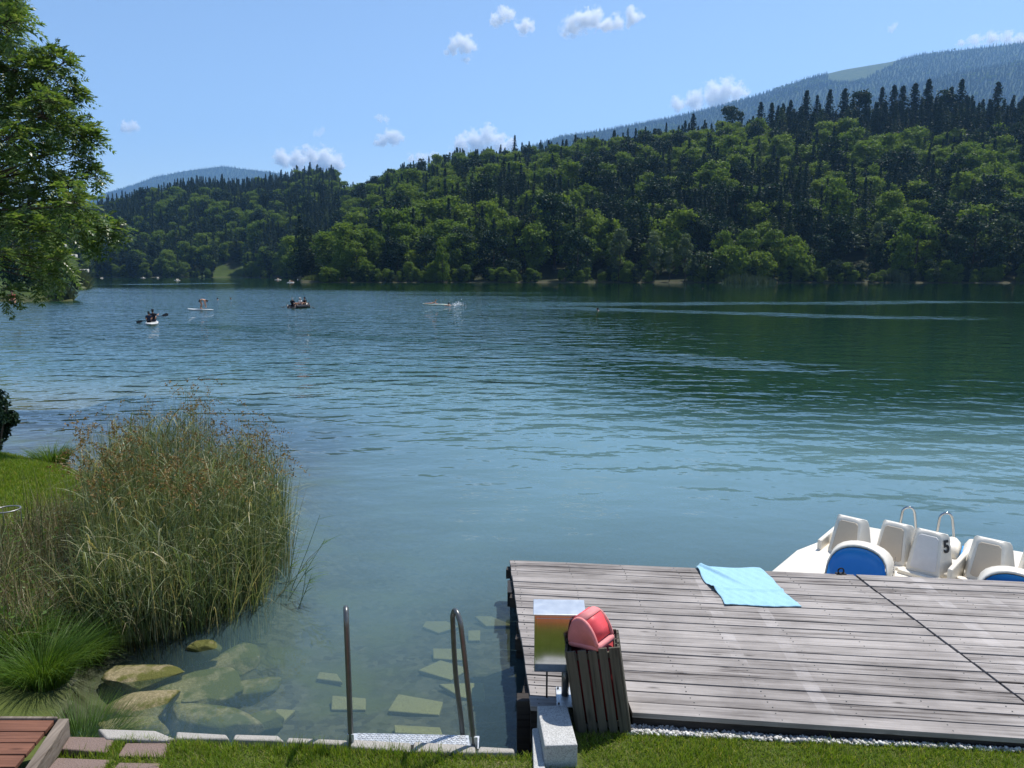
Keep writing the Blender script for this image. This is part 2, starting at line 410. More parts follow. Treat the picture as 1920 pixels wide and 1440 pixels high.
def scatter(name, P, scl, rz, idx, protos, label=None, tint=1.0):
    me = D.meshes.new(name); n = len(P)
    me.vertices.add(n); me.vertices.foreach_set('co', np.ascontiguousarray(P, dtype=np.float32).ravel())
    a = me.attributes.new('scl', 'FLOAT_VECTOR', 'POINT'); a.data.foreach_set('vector', np.ascontiguousarray(scl, dtype=np.float32).ravel())
    a = me.attributes.new('rot', 'FLOAT_VECTOR', 'POINT'); a.data.foreach_set('vector', np.ascontiguousarray(rz, dtype=np.float32).ravel())
    a = me.attributes.new('pick', 'INT', 'POINT'); a.data.foreach_set('value', np.ascontiguousarray(idx, dtype=np.int32))
    o = tag(link(name, me), label, None, None, 'stuff')
    ng = D.node_groups.new(name, 'GeometryNodeTree')
    ng.interface.new_socket('Geometry', in_out='INPUT', socket_type='NodeSocketGeometry')
    ng.interface.new_socket('Geometry', in_out='OUTPUT', socket_type='NodeSocketGeometry')
    N = ng.nodes; gi = N.new('NodeGroupInput'); go = N.new('NodeGroupOutput')
    jn = N.new('GeometryNodeJoinGeometry'); ip = N.new('GeometryNodeInstanceOnPoints')
    for pr in protos:
        oi = N.new('GeometryNodeObjectInfo'); oi.transform_space = 'ORIGINAL'; oi.inputs['Object'].default_value = pr; oi.inputs['As Instance'].default_value = True
        ng.links.new(oi.outputs['Geometry'], jn.inputs[0])
    def attr(nm, typ):
        q = N.new('GeometryNodeInputNamedAttribute'); q.data_type = typ; q.inputs[0].default_value = nm
        return [s for s in q.outputs if s.enabled and s.name == 'Attribute'][0]
    er = N.new('FunctionNodeEulerToRotation')
    ng.links.new(gi.outputs[0], ip.inputs['Points']); ng.links.new(jn.outputs[0], ip.inputs['Instance'])
    ip.inputs['Pick Instance'].default_value = True
    ng.links.new(attr('pick', 'INT'), ip.inputs['Instance Index'])
    ng.links.new(attr('rot', 'FLOAT_VECTOR'), er.inputs[0]); ng.links.new(er.outputs[0], ip.inputs['Rotation'])
    ng.links.new(attr('scl', 'FLOAT_VECTOR'), ip.inputs['Scale'])
    ng.links.new(ip.outputs[0], go.inputs[0])
    md = o.modifiers.new('scatter', 'NODES'); md.node_group = ng
    return o

# ---- trees one can tell apart along the far shore
SH = 'trees along the far shore'
for a in [
    # kind, px, top row, Y, label, tone, wide
    ('maple', 668, 452, 284, 'bright round broadleaf tree beside the pale reed belt on the far shore', 'bright', .95),
    ('oak', 700, 428, 296, 'taller bright broadleaf tree just right of the round one behind the reed belt', 'bright', .8),
    ('bush', 632, 484, 288, 'low yellow green shrub over the left tip of the far reed belt', 'bright', .8),
    ('oak', 745, 446, 290, 'dark broadleaf tree filling the gap right of the bright pair behind the reeds', 'dark', .9),
    ('beech', 762, 385, 330, 'tall dark broadleaf tree rising behind the reed belt trees', 'dark', .8),
    ('maple', 830, 461, 277, 'small bright tree standing alone in front of dark woods at the waterline', 'bright', .62),
    ('maple', 800, 440, 292, 'shaded broadleaf tree behind and left of the lone small bright tree', 'dark', .9),
    ('pine', 893, 385, 312, 'grey green pine with bare lower stem standing above the dark shore trees', 'mid', .8),
    ('oak', 868, 425, 296, 'mid green broadleaf tree below the grey green pine', 'mid', .9),
    ('maple', 925, 430, 288, 'broad dark tree overhanging the water right of the grey green pine', 'dark', 1.0),
    ('beech', 985, 404, 300, 'leafy green tree between two broad dark crowns on the far shore', 'mid', .8),
    ('oak', 1040, 362, 304, 'biggest broad dark crowned tree in the middle of the far shore', 'dark', .95),
    ('maple', 1082, 430, 284, 'dark tree with drooping branches below the biggest crown', 'dark', .9),
    ('beech', 1108, 398, 306, 'light green leafy tree right of the biggest dark crown', 'bright', .85),
    ('birch', 1161, 424, 280, 'pale slender birch with a tufted crown over a thin bare stem', 'pale', 1.25),
    ('oak', 1190, 376, 312, 'dark domed tree behind the pale slender birch', 'dark', .85),
    ('birch', 1225, 430, 280, 'slim grey green birch with pale lower branches', 'pale', 1.0),
    ('beech', 1252, 372, 318, 'mid green tree behind the slim grey green birches', 'mid', .85),
    ('birch', 1284, 434, 277, 'narrow silvery birch nearest the little sunny beach', 'pale', .95),
    ('birch', 1255, 462, 279, 'short grey birch between the slim one and the silvery one', 'pale', .9),
    ('oak', 1303, 398, 300, 'leafy green tree behind the narrow silvery birch', 'mid', .9),
    ('bush', 1318, 470, 280, 'grey green shrub just right of the silvery birch', 'mid', 1.0),
    ('maple', 1352, 432, 290, 'bright rounded tree starting the light bank of foliage', 'bright', .8),
    ('bush', 1372, 458, 282, 'light green shrub above the round reed island', 'bright', 1.0),
    ('maple', 1405, 430, 288, 'bright broadleaf tree over the round reed island', 'bright', .85),
    ('maple', 1450, 430, 288, 'bright leafy tree in the middle of the light bank of foliage', 'bright', .8),
    ('bush', 1425, 470, 281, 'low bright shrub close to the water behind the reed island', 'bright', 1.0),
    ('bush', 1480, 440, 283, 'rounded green shrub at the right end of the light bank of foliage', 'bright', .72),
    ('bush', 1505, 478, 280, 'smallest green shrub sloping down to the water beside the dark cove', 'bright', .9),
    ('oak', 1372, 350, 330, 'broad very dark tree looming behind the light bank of foliage', 'dark', 1.0),
    ('oak', 1432, 345, 335, 'second very dark tree looming behind the light bank of foliage', 'dark', 1.0),
    ('spruce', 1490, 322, 330, 'dark spruce left of the tall yellow green tree', None, 1.1),
    ('beech', 1562, 335, 316, 'tall yellow green tree rising out of the dark cove', 'bright', .8),
    ('oak', 1540, 440, 296, 'shaded tree at the back of the dark cove', 'dark', .9),
    ('birch', 1640, 412, 300, 'grey leaved slender tree alone in the dark cove', 'pale', .9),
    ('spruce', 1612, 330, 330, 'dark spruce right of the tall yellow green tree', None, 1.1),
    ('spruce', 1655, 318, 336, 'tallest dark spruce behind the dark cove', None, 1.1),
    ('oak', 1640, 452, 290, 'dark tree low at the right side of the cove', 'dark', .8),
    ('maple', 1715, 398, 284, 'bright edged domed tree leaning over the water right of the cove', 'bright', .95),
    ('maple', 1690, 440, 278, 'sunlit low tree at the left foot of the domed tree', 'bright', .7),
    ('beech', 1768, 398, 286, 'green tree next right of the bright edged domed tree', 'mid', .85),
    ('maple', 1822, 396, 282, 'leafy green tree above the right hand shore', 'mid', .9),
    ('beech', 1880, 400, 284, 'wide green tree near the edge of the view on the far shore', 'mid', .95),
    ('maple', 1935, 408, 276, 'green tree cut by the edge of the view on the far shore', 'mid', 1.0),
    ('oak', 1790, 440, 276, 'dark shaded tree low over the water below the leafy green tree', 'dark', .9),
    ('oak', 1860, 445, 275, 'dark shaded tree low over the water below the wide green tree', 'dark', .9),
    ('spruce', 1780, 312, 350, 'dark spruce standing behind the green shore trees on the far right', None, 1.1),
    ('pine', 1862, 330, 345, 'shaggy pine behind the wide green shore tree', 'dark', 1.0),
    # far left shore
    ('maple', 430, 436, 700, 'light green round tree at the top of the small shore meadow', 'mid', .9),
    ('maple', 449, 440, 704, 'light green round tree at the right top corner of the small shore meadow', 'mid', .9),
    ('beech', 403, 452, 622, 'upright green tree at the left edge of the small shore meadow', 'mid', .7),
    ('oak', 376, 470, 618, 'dark round tree above the bathing spot on the distant shore', 'dark', .8),
    ('oak', 340, 444, 640, 'large mid green tree above the distant left shore', 'mid', .85),
    ('bush', 322, 488, 606, 'yellow green shrub at the distant waterline', 'bright', .9),
    ('oak', 292, 452, 632, 'dark tree on the distant shore left of the yellow green shrub', 'dark', .9),
    ('bush', 172, 490, 604, 'small yellow green tree below the white caravans', 'bright', .8),
    ('oak', 210, 460, 612, 'dark shore tree right of the white caravans', 'dark', .9),
    ('spruce', 480, 448, 575, 'dark spruce right beside the small shore meadow', None, 1.3),
    ('oak', 505, 462, 560, 'dark broadleaf tree on the distant shore right of the meadow', 'dark', .9),
    ('oak', 560, 452, 545, 'dark broadleaf tree behind the white distant boats', 'dark', .9),
    ('spruce', 598, 440, 535, 'dark spruce left of the yellow green shrub by the reed belt', None, 1.2),
]:
    tree_px(a[0], a[1], a[2], a[3], a[4], a[5], SH if a[0] not in ('spruce', 'pine', 'fir') else 'conifers along the far shore', a[6])
# ---- skyline conifers of the near ridge (each stands clear against the mountain or the sky)
for px, top, lab, kd in [
    (965, 252, 'lone tall spruce standing free against the sky on the ridge', 'fir'),
    (1027, 262, 'small spruce on the ridge just right of the lone tall one', 'spruce'),
    (1076, 252, 'pointed spruce where the mountain slope starts behind the ridge', 'spruce'),
    (1290, 212, 'single small spruce poking above the leafy ridge', 'spruce'),
    (1361, 198, 'round topped dark tree marking the start of the tall ridge trees', 'oak'),
    (1412, 190, 'dark spruce right of the round topped ridge tree', 'spruce'),
    (1432, 192, 'dark spruce at the left of the first skyline spruce clump', 'spruce'),
    (1466, 186, 'spruce closing the first skyline spruce clump', 'spruce'),
    (1494, 168, 'taller spruce opening the second skyline clump', 'spruce'),
    (1514, 176, 'spruce inside the second skyline clump', 'fir'),
    (1536, 166, 'bushy spruce at the right of the second skyline clump', 'spruce'),
    (1563, 164, 'separate spruce between the second clump and the round skyline tree', 'spruce'),
    (1590, 172, 'round leafy tree on the skyline between spruces', 'oak'),
    (1631, 160, 'thin dark spire left of the big skyline group', 'fir'),
    (1652, 158, 'spruce at the left shoulder of the big skyline group', 'spruce'),
    (1668, 160, 'spruce inside the big skyline group', 'spruce'),
    (1690, 154, 'dense spruce left of the highest pair on the skyline', 'spruce'),
    (1714, 146, 'spruce of the highest skyline pair with a flat shaded side', 'spruce'),
    (1745, 168, 'leafy tree wedged into the skyline spruces', 'beech'),
    (1757, 160, 'spruce left of the widest skyline spruce', 'fir'),
    (1774, 146, 'widest and highest skyline spruce', 'spruce'),
    (1840, 152, 'free standing broad spruce right of the wide gap on the skyline', 'spruce'),
    (1870, 176, 'low ragged spruce between two taller ones on the skyline', 'pine'),
    (1905, 148, 'last tall spruce on the skyline before the edge of the view', 'spruce'),
    (380, 328, 'small spruce poking above the middle of the left hill', 'spruce'),
    (601, 318, 'rounded dark tree on the highest knoll of the left hill', 'oak'),
]:
    Y = 950 if px < 640 else float(prof(px, RDIST)) * 0.99
    tree_px(kd, px, top, Y, lab, 'dark' if kd in ('oak', 'beech') else None, 'trees on the skyline of the hills', {'fir': 1.9, 'oak': .9, 'beech': .9, 'pine': 1.3}.get(kd, 2.2) * random.uniform(.85, 1.15))

# ---- the woods behind, too many to count
rng = np.random.default_rng(12)
def area(X0, X1, Y0, Y1, st):
    gx, gy = np.meshgrid(np.arange(X0, X1, st), np.arange(Y0, Y1, st))
    gx = gx + rng.uniform(-.45, .45, gx.shape) * st; gy = gy + rng.uniform(-.45, .45, gy.shape) * st
    return gx.ravel(), gy.ravel()
X, Y = area(-620, 470, 262, 1060, 7.6)
px = 960 + X / Y * FPX / CP
foot = prof(px, FOOT); d = Y - foot
top = np.where(px < 640, 1010.0, prof(px, RDIST) + 40)
ok = (d > 3) & (px > -120) & (px < 2080) & (Y < top) & ~in_meadow(X, Y)
ok &= ~((px > 615) & (d < 15)) & ~((px > 1535) & (px < 1662) & (d < 26))
ok &= ~((px < 170) & (Y < 500) & ((px > 100) | (Y < 200))) & ~((px > 560) & (px < 620) & (d < 30))
X, Y, px, d = X[ok], Y[ok], px[ok], d[ok]
nz = fbm(X / 60, Y / 60, 77, 3)
ry = np.where(px < 640, 950, prof(px, RDIST))
crest = (px > 1440) & (Y > ry - 70)
pcon = 0.46 + 1.4 * nz + 0.25 * sstep(0.8, 1.0, Y / ry) + 0.22 * (px < 640) - 0.35 * (d < 22) + .3 * crest
con = rng.random(len(X)) < pcon
Z = terr(X, Y) - 0.2
h = np.where(con, rng.uniform(.6, 1.05, len(X)), np.clip(rng.normal(.92, .24, len(X)), .5, 1.5))
h = np.where(d < 14, h * 0.75, h) * np.where(Y > ry - 12, 0.86, 1.0)
h = np.where(crest & con, rng.uniform(.75, 1.4, len(X)), h)
w = h * rng.uniform(.85, 1.25, len(X)) * np.where(con, 1.55, 1.0)
scl = np.stack([w, w, h], -1); rz = np.stack([np.zeros(len(X)), np.zeros(len(X)), rng.uniform(0, 6.28, len(X))], -1)
P = np.stack([X, Y, Z], -1)
Xc, Yc = area(120, 420, 430, 620, 5.2)                          # the spruce stand along the high ridge
qc = 960 + Xc / Yc * FPX / CP; rc = prof(qc, RDIST); m = (qc > 1440) & (qc < 2060) & (Yc > rc - 38) & (Yc < rc + 14) & (rng.random(len(Xc)) < .55 + 1.6 * fbm(Xc / 22, Yc / 22, 55, 2))
Xc, Yc = Xc[m], Yc[m]; nc = len(Xc); hc = rng.uniform(.55, 1.22, nc); wc = hc * rng.uniform(1.25, 2.1, nc)
CR = (np.stack([Xc, Yc, terr(Xc, Yc) - .2], -1), np.stack([wc, wc, hc], -1), np.stack([rng.normal(0, .03, nc), rng.normal(0, .03, nc), rng.uniform(0, 6.28, nc)], -1))
b = ~con
# leafy species grow in patches
pk = np.where(fbm(X / 25, Y / 25, 91, 2) > 0.0, 0, 1) + (rng.random(len(X)) < .3)
scatter('broadleaf_woods', P[b], scl[b], rz[b], pk[b] % 5, [FIRST['oak'], FIRST['beech'], FIRST['maple'], FIRST['oak'], FIRST['beech']],
        'mixed broadleaf woods covering the hills across the lake')
scatter('conifer_woods', np.concatenate([P[con], CR[0]]), np.concatenate([scl[con], CR[1]]), np.concatenate([rz[con], CR[2]]), rng.integers(0, 3, con.sum() + nc), [FIRST['spruce'], FIRST['fir'], FIRST['pine']],
        'dark conifers scattered through the woods on the hills')
# undergrowth down to the waterline, a green fringe nobody could count
fx = np.concatenate([np.arange(168, 404, .8), np.arange(464, 556, .8), np.arange(600, 1236, 2.1), np.arange(1300, 1960, 2.1)])
fx = fx + rng.normal(0, 2.5, len(fx)); fx = fx[fbm(fx / 14, fx * 0, 8, 3) > -.10]
fy = prof(fx, FOOT) + rng.uniform(.6, 5.0, len(fx)); Xf = pxs(fx) * fy; n = len(fx); hf = rng.uniform(.05, .30, n) * np.where(rng.random(n) < .2, 1.5, 1)
scatter('shore_undergrowth', np.stack([Xf, fy, terr(Xf, fy) - .3], -1), np.stack([hf * 1.1, hf * 1.1, hf], -1), np.stack([np.zeros(n), np.zeros(n), rng.uniform(0, 6.28, n)], -1), rng.integers(0, 3, n),
        [FIRST['oak'], FIRST['beech'], FIRST['maple']], 'low dark undergrowth hanging over the far waterline')
# mountain forest
PP = []
for zf, p0, p1, Y0, Y1, st, thr in ((ZR, 900, 2050, 2700, 5610, 20.0, .35), (ZN, 1400, 2050, 2400, 4210, 17.0, .35), (ZL, 60, 760, 4600, 8210, 28.0, .40)):
    Xa, Ya = area(float(pxs(p0)) * Y1, float(pxs(p1)) * Y1, Y0 + (Y1 - Y0) * thr, Y1, st)
    q = 960 + Xa / Ya * FPX / CP
    m = (q > p0) & (q < p1)
    if zf is ZR: m &= alp(Xa, Ya) < .5
    Xa, Ya = Xa[m], Ya[m]
    PP.append(np.stack([Xa, Ya, zf(Xa, Ya) - .5], -1))
P = np.concatenate(PP); n = len(P)
h = rng.uniform(.6, 1.05, n); w = h * rng.uniform(1.3, 2.0, n)
pk = np.where(fbm(P[:, 0] / 160, P[:, 1] / 160, 5, 3) + rng.normal(0, .12, n) > -0.2, 2, rng.integers(0, 2, n))
scatter('mountain_forest', P, np.stack([w, w, h], -1), np.stack([np.zeros(n), np.zeros(n), rng.uniform(0, 6.28, n)], -1), pk,
        [FIRST['spruce'], FIRST['fir'], FIRST['oak']], 'hazy forest covering the mountains behind the lake')
print('woods', len(X), 'mountain', n)
# ================================================================== NEAR GROUND, LAKE BED, WATER
LAWN_Z, DECK_Z = 0.32, 0.42
SHORE = [(-24, 17.5), (-14, 15.8), (-10.6, 14.6), (-8.9, 13.7), (-7.4, 12.8), (-6.6, 11.4), (-5.8, 9.8), (-5.0, 8.3), (-4.35, 7.1), (-3.9, 6.3), (-3.62, 5.7), (-3.5, 5.2), (-3.3, 4.90),
         (-2.0, 4.74), (-1.1, 4.66), (-.2, 4.63), (.12, 4.62), (.2, 5.06), (1.0, 4.98), (3.3, 4.70), (9, 4.0)]
GL, GR = gp(1180, 1379, .33), gp(1920, 1414, .33); gs = (GR.y - GL.y) / (GR.x - GL.x)
def shore_dist(X, Y):
    """signed distance to the waterline: positive on land"""
    X, Y = np.asarray(X, float), np.asarray(Y, float); best = np.full(X.shape, 1e9)
    poly = SHORE + [(9, -8), (-24, -8)]
    inside = np.zeros(X.shape, bool)
    for i in range(len(poly)):
        (x0, y0), (x1, y1) = poly[i], poly[(i + 1) % len(poly)]
        if i < len(SHORE) - 1:
            dx, dy = x1 - x0, y1 - y0; t = np.clip(((X - x0) * dx + (Y - y0) * dy) / (dx * dx + dy * dy), 0, 1)
            best = np.minimum(best, np.hypot(X - x0 - t * dx, Y - y0 - t * dy))
        cr = (y0 > Y) != (y1 > Y)
        with np.errstate(divide='ignore', invalid='ignore'):
            inside ^= cr & (X < (x1 - x0) * (Y - y0) / (y1 - y0 + 1e-12) + x0)
    return np.where(inside, best, -best)
def bed(X, Y):
    X, Y = np.asarray(X, float), np.asarray(Y, float)
    d = shore_dist(X, Y); w = sstep(-2.6, -3.9, X)
    land_s = LAWN_Z * sstep(-.02, .08, d); land_b = .02 + (LAWN_Z - .02) * sstep(0, 1.0, d)
    wat_s = -.42 * sstep(0, .12, -d) - .13 * np.maximum(-d, 0); wat_b = -.02 - .17 * np.maximum(-d, 0)
    z = np.where(d > 0, land_s * (1 - w) + land_b * w, wat_s * (1 - w) + wat_b * w)
    z = z - np.where(z > .05, .03 * sstep(.02, .12, Y - (GL.y + gs * (X - GL.x))) * sstep(.70, .80, X), 0)      # gravel lies in a shallow trench
    z = np.maximum(z, -4.0) + fbm(X / .9, Y / .9, 8, 3) * np.where(d > 0, .03, .10)
    return z
ys = np.concatenate([np.arange(-6, 3.6, .4), np.arange(3.6, 10.6, .07), np.arange(10.6, 20, .25), np.arange(20, 46, 1.5)])
xs = np.concatenate([np.arange(-24, -9, .5), np.arange(-9, 5.2, .08), np.arange(5.2, 12, .5)])
GX, GY = np.meshgrid(xs, ys, indexing='ij')
me = grid_mesh('ground', GX, GY, bed(GX, GY))
k = NT('lawn_soil_and_lake_bed')
ps = k.pos(); sep = k.n('ShaderNodeSeparateXYZ'); k.l(ps, sep.inputs[0])
soil = k.ramp(k.noise(ps, 2.2, 6, .65), [(0.3, (.045, .060, .016)), (0.55, (.075, .095, .022)), (0.78, (.16, .13, .08))])
vor = k.n('ShaderNodeTexVoronoi'); vor.inputs['Scale'].default_value = 13; k.l(ps, vor.inputs['Vector'])
bw_ = k.n('ShaderNodeRGBToBW'); k.l(vor.outputs['Color'], bw_.inputs[0]); vbw = bw_.outputs[0]
peb = k.mix(k.noise(ps, 1.6, 5), (.05, .055, .052, 1), (.21, .20, .155, 1))
peb = k.mix(k.ramp(vor.outputs['Distance'], [(.02, (0, 0, 0)), (.06, (1, 1, 1))]), peb, k.mix(.6, peb, vbw, 'MULTIPLY'))
peb = k.mix(k.math('MULTIPLY', k.noise(ps, 5.0, 5, .7), .8), peb, k.mix(.5, vbw, (.2, .2, .17, 1)), 'MULTIPLY')
peb = k.mix(k.ramp(k.noise(ps, .9, 4), [(.5, (0, 0, 0)), (.68, (1, 1, 1))]), peb, (.09, .10, .035, 1))
mz = k.n('ShaderNodeMapRange'); k.l(sep.outputs[2], mz.inputs[0]); mz.inputs[1].default_value = -.02; mz.inputs[2].default_value = .06
c = k.mix(mz.outputs[0], peb, soil)
k.principled(c, .9, 0, .15, k.bump(k.noise(ps, 18, 5), .6, .03))
tag(link('ground', me, k.m, None, True), kind='structure')

# ---- water
def wave_group():
    g = D.node_groups.new('wave_height', 'ShaderNodeTree')
    g.interface.new_socket('P', in_out='INPUT', socket_type='NodeSocketVector'); g.interface.new_socket('H', in_out='OUTPUT', socket_type='NodeSocketFloat')
    gi, go = g.nodes.new('NodeGroupInput'), g.nodes.new('NodeGroupOutput')
    def layer(sx, sy, rot, detail, amp, prev, rough=.5):
        mp = g.nodes.new('ShaderNodeMapping'); mp.inputs['Scale'].default_value = (sx, sy, 1); mp.inputs['Rotation'].default_value = (0, 0, R(rot))
        nz = g.nodes.new('ShaderNodeTexNoise'); nz.noise_dimensions = '2D'; nz.inputs['Scale'].default_value = 1; nz.inputs['Detail'].default_value = detail; nz.inputs['Roughness'].default_value = rough
        g.links.new(gi.outputs[0], mp.inputs[0]); g.links.new(mp.outputs[0], nz.inputs['Vector'])
        ma = g.nodes.new('ShaderNodeMath'); ma.operation = 'MULTIPLY_ADD'; ma.inputs[1].default_value = amp; ma.inputs[2].default_value = 0
        g.links.new(nz.outputs['Fac'], ma.inputs[0])
        if prev is not None: g.links.new(prev, ma.inputs[2])
        return ma.outputs[0]
    h = layer(1.35, 2.2, 8, 1.5, .056, None)
    h = layer(3.2, 4.4, -14, 1.0, .024, h)
    h = layer(.55, 1.0, -5, 1.0, .145, h)
    h = layer(.24, .40, 5, 1.0, .10, h)
    g.links.new(h, go.inputs[0]); return g
WG = wave_group()
k = NT('lake_water')
ps = k.pos(); sep = k.n('ShaderNodeSeparateXYZ'); k.l(ps, sep.inputs[0])
def hgt(dx, dy):
    v = k.n('ShaderNodeVectorMath', operation='ADD'); k.l(ps, v.inputs[0]); v.inputs[1].default_value = (dx, dy, 0)
    g = k.n('ShaderNodeGroup'); g.node_tree = WG; k.l(v.outputs[0], g.inputs[0]); return g.outputs[0]
EPS = .03
h0, hx, hy = hgt(0, 0), hgt(EPS, 0), hgt(0, EPS)
# how ruffled: calm by the shores, wind patches on the open lake, wakes
py = sep.outputs[1]; pxx = sep.outputs[0]
wind = k.noise(k.mapping(ps, (.012, .035, 1)), 1.0, 3, .6)
wind = k.ramp(wind, [(.36, (.50,) * 3), (.62, (1.0,) * 3)])
near = k.n('ShaderNodeMapRange', interpolation_type='SMOOTHSTEP'); k.l(py, near.inputs[0])
near.inputs[1].default_value = 5.0; near.inputs[2].default_value = 24.0; near.inputs[3].default_value = .15; near.inputs[4].default_value = .85
farc = k.n('ShaderNodeMapRange', interpolation_type='SMOOTHSTEP'); k.l(py, farc.inputs[0])
farc.inputs[1].default_value = 75; farc.inputs[2].default_value = 210; farc.inputs[3].default_value = 1.0; farc.inputs[4].default_value = .16
amp = k.math('MULTIPLY', k.math('MULTIPLY', wind, near.outputs[0]), farc.outputs[0])
lee = k.n('ShaderNodeMapRange', interpolation_type='SMOOTHSTEP'); k.l(k.math('DIVIDE', pxx, k.math('MAXIMUM', py, 1.0)), lee.inputs[0])
lee.inputs[1].default_value = -.32; lee.inputs[2].default_value = .34; lee.inputs[3].default_value = -.55; lee.inputs[4].default_value = .66
op = k.n('ShaderNodeMapRange', interpolation_type='SMOOTHSTEP'); k.l(py, op.inputs[0]); op.inputs[1].default_value = 11; op.inputs[2].default_value = 26
amp = k.math('MULTIPLY', amp, k.math('SUBTRACT', 1.0, k.math('MULTIPLY', lee.outputs[0], op.outputs[0])))
# open ruffled water shows mostly the wave faces that lean this way
lm = k.n('ShaderNodeMapRange', interpolation_type='SMOOTHSTEP'); k.l(k.math('DIVIDE', pxx, k.math('MAXIMUM', py, 1.0)), lm.inputs[0]); lm.inputs[1].default_value = -.25; lm.inputs[2].default_value = .22; lm.inputs[3].default_value = .088; lm.inputs[4].default_value = 0.0
op2 = k.n('ShaderNodeMapRange', interpolation_type='SMOOTHSTEP'); k.l(py, op2.inputs[0]); op2.inputs[1].default_value = 11; op2.inputs[2].default_value = 36
tilt = k.math('MULTIPLY', k.math('MULTIPLY', lm.outputs[0], op2.outputs[0]), k.math('MULTIPLY', wind, farc.outputs[0]))
def wake(p, q, width, strength, fade=None):
    """a rougher band of water along the line p-q on the lake surface"""
    global amp, tilt
    p, q = gp(*p), gp(*q); dx, dy = q.x - p.x, q.y - p.y; L = math.hypot(dx, dy); nx, ny = -dy / L, dx / L
    s = k.math('ADD', k.math('MULTIPLY', pxx, nx), k.math('MULTIPLY', py, ny))
    wob = k.math('MULTIPLY', k.math('SUBTRACT', k.noise(k.mapping(ps, (.06, .06, 1)), 1, 2), .5), width * 2.5)
    s = k.math('ABSOLUTE', k.math('ADD', k.math('SUBTRACT', s, p.x * nx + p.y * ny), wob))
    a = k.math('SUBTRACT', 1.0, k.math('DIVIDE', s, width), clamp=True)
    u = k.math('ADD', k.math('MULTIPLY', k.math('SUBTRACT', pxx, p.x), dx / L / L), k.math('MULTIPLY', k.math('SUBTRACT', py, p.y), dy / L / L))
    e = k.math('MULTIPLY', k.math('MULTIPLY', u, 12, clamp=True), k.math('MULTIPLY', k.math('SUBTRACT', 1.0, u), 5, clamp=True))
    amp = k.math('ADD', amp, k.math('MULTIPLY', k.math('MULTIPLY', a, e), strength * .5))
    pat = k.ramp(k.noise(k.mapping(ps, (.30, .55, 1)), 1, 3, .6), [(.38, (.15,) * 3), (.60, (1,) * 3)])
    lift = k.math('MULTIPLY', k.math('MULTIPLY', k.math('MULTIPLY', a, e), pat), .21)      # the near face of the wake leans towards the shore
    tilt = lift if tilt is None else k.math('MAXIMUM', tilt, lift)
wake((320, 606), (1700, 706), 2.0, 2.6)
wake((560, 604), (1000, 573), 2.5, 1.8)
wake((870, 573), (1920, 602), 3.6, 3.0)
wake((880, 571), (1980, 566), 6.0, 3.0)
wake((140, 548), (760, 550), 8.0, 2.6)
wake((430, 531), (240, 534), 12.0, 3.0)
sx = k.math('MULTIPLY', k.math('DIVIDE', k.math('SUBTRACT', h0, hx), EPS), amp)
sy = k.math('MULTIPLY', k.math('DIVIDE', k.math('SUBTRACT', h0, hy), EPS), amp)
cmb = k.n('ShaderNodeCombineXYZ'); k.l(sx, cmb.inputs[0]); k.l(k.math('SUBTRACT', sy, tilt), cmb.inputs[1]); cmb.inputs[2].default_value = 1
nrm = k.n('ShaderNodeVectorMath', operation='NORMALIZE'); k.l(cmb.outputs[0], nrm.inputs[0]); NRM = nrm.outputs[0]
fr = k.n('ShaderNodeFresnel'); fr.inputs['IOR'].default_value = 1.333; k.l(NRM, fr.inputs['Normal'])
gl = k.n('ShaderNodeBsdfGlossy'); gl.inputs['Roughness'].default_value = .015; gl.inputs['Color'].default_value = (.95, .97, 1, 1); k.l(NRM, gl.inputs['Normal'])
# body of the water: milky teal in the shallows, green over the deep lake
dpt = k.n('ShaderNodeMapRange'); k.l(py, dpt.inputs[0]); dpt.inputs[1].default_value = 8; dpt.inputs[2].default_value = 100
drift = k.math('ADD', dpt.outputs[0], k.math('MULTIPLY', k.math('SUBTRACT', k.noise(ps, .05, 3), .5), .07), clamp=True)
side_drift = k.n('ShaderNodeMapRange', interpolation_type='SMOOTHSTEP'); k.l(pxx, side_drift.inputs[0]); side_drift.inputs[1].default_value = 0.0; side_drift.inputs[2].default_value = 7.0; side_drift.inputs[4].default_value = .30  # body colour also turns darker green towards the right
drift = k.math('ADD', drift, k.math('MULTIPLY', side_drift.outputs[0], op.outputs[0]), clamp=True)
body = k.ramp(drift, [(0, (.124, .220, .240)), (.10, (.102, .190, .208)), (.20, (.046, .104, .106)), (.36, (.009, .036, .022)), (1, (.007, .031, .011))])
df = k.n('ShaderNodeBsdfDiffuse'); k.l(body, df.inputs[0])
tr = k.n('ShaderNodeBsdfTransparent'); tr.inputs[0].default_value = (.86, .93, .82, 1)
# clarity falls with the depth of water over the sloping bed
dep = k.n('ShaderNodeAttribute', attribute_name='depth').outputs['Fac']
murk = k.math('SUBTRACT', 1.0, k.math('POWER', 2.718, k.math('MULTIPLY', k.math('POWER', k.math('MULTIPLY', dep, .74), 2.3), -1.0)))
inn = k.n('ShaderNodeMixShader'); k.l(murk, inn.inputs[0]); k.l(tr.outputs[0], inn.inputs[1]); k.l(df.outputs[0], inn.inputs[2])
mx = k.n('ShaderNodeMixShader'); k.l(fr.outputs[0], mx.inputs[0]); k.l(inn.outputs[0], mx.inputs[1]); k.l(gl.outputs[0], mx.inputs[2])
k.l(mx.outputs[0], k.out.inputs['Surface'])
wy = np.concatenate([np.arange(-2, 16, .2), np.arange(16, 60, 4), np.arange(60, 760, 50)])
wx = np.concatenate([[-1100, -300, -80], np.arange(-26, 12, .3), [40, 120, 400, 1100]])
WX, WY = np.meshgrid(wx, wy, indexing='ij')
me = grid_mesh('lake_water', WX, WY, np.zeros_like(WX))
dp = me.attributes.new('depth', 'FLOAT', 'POINT')
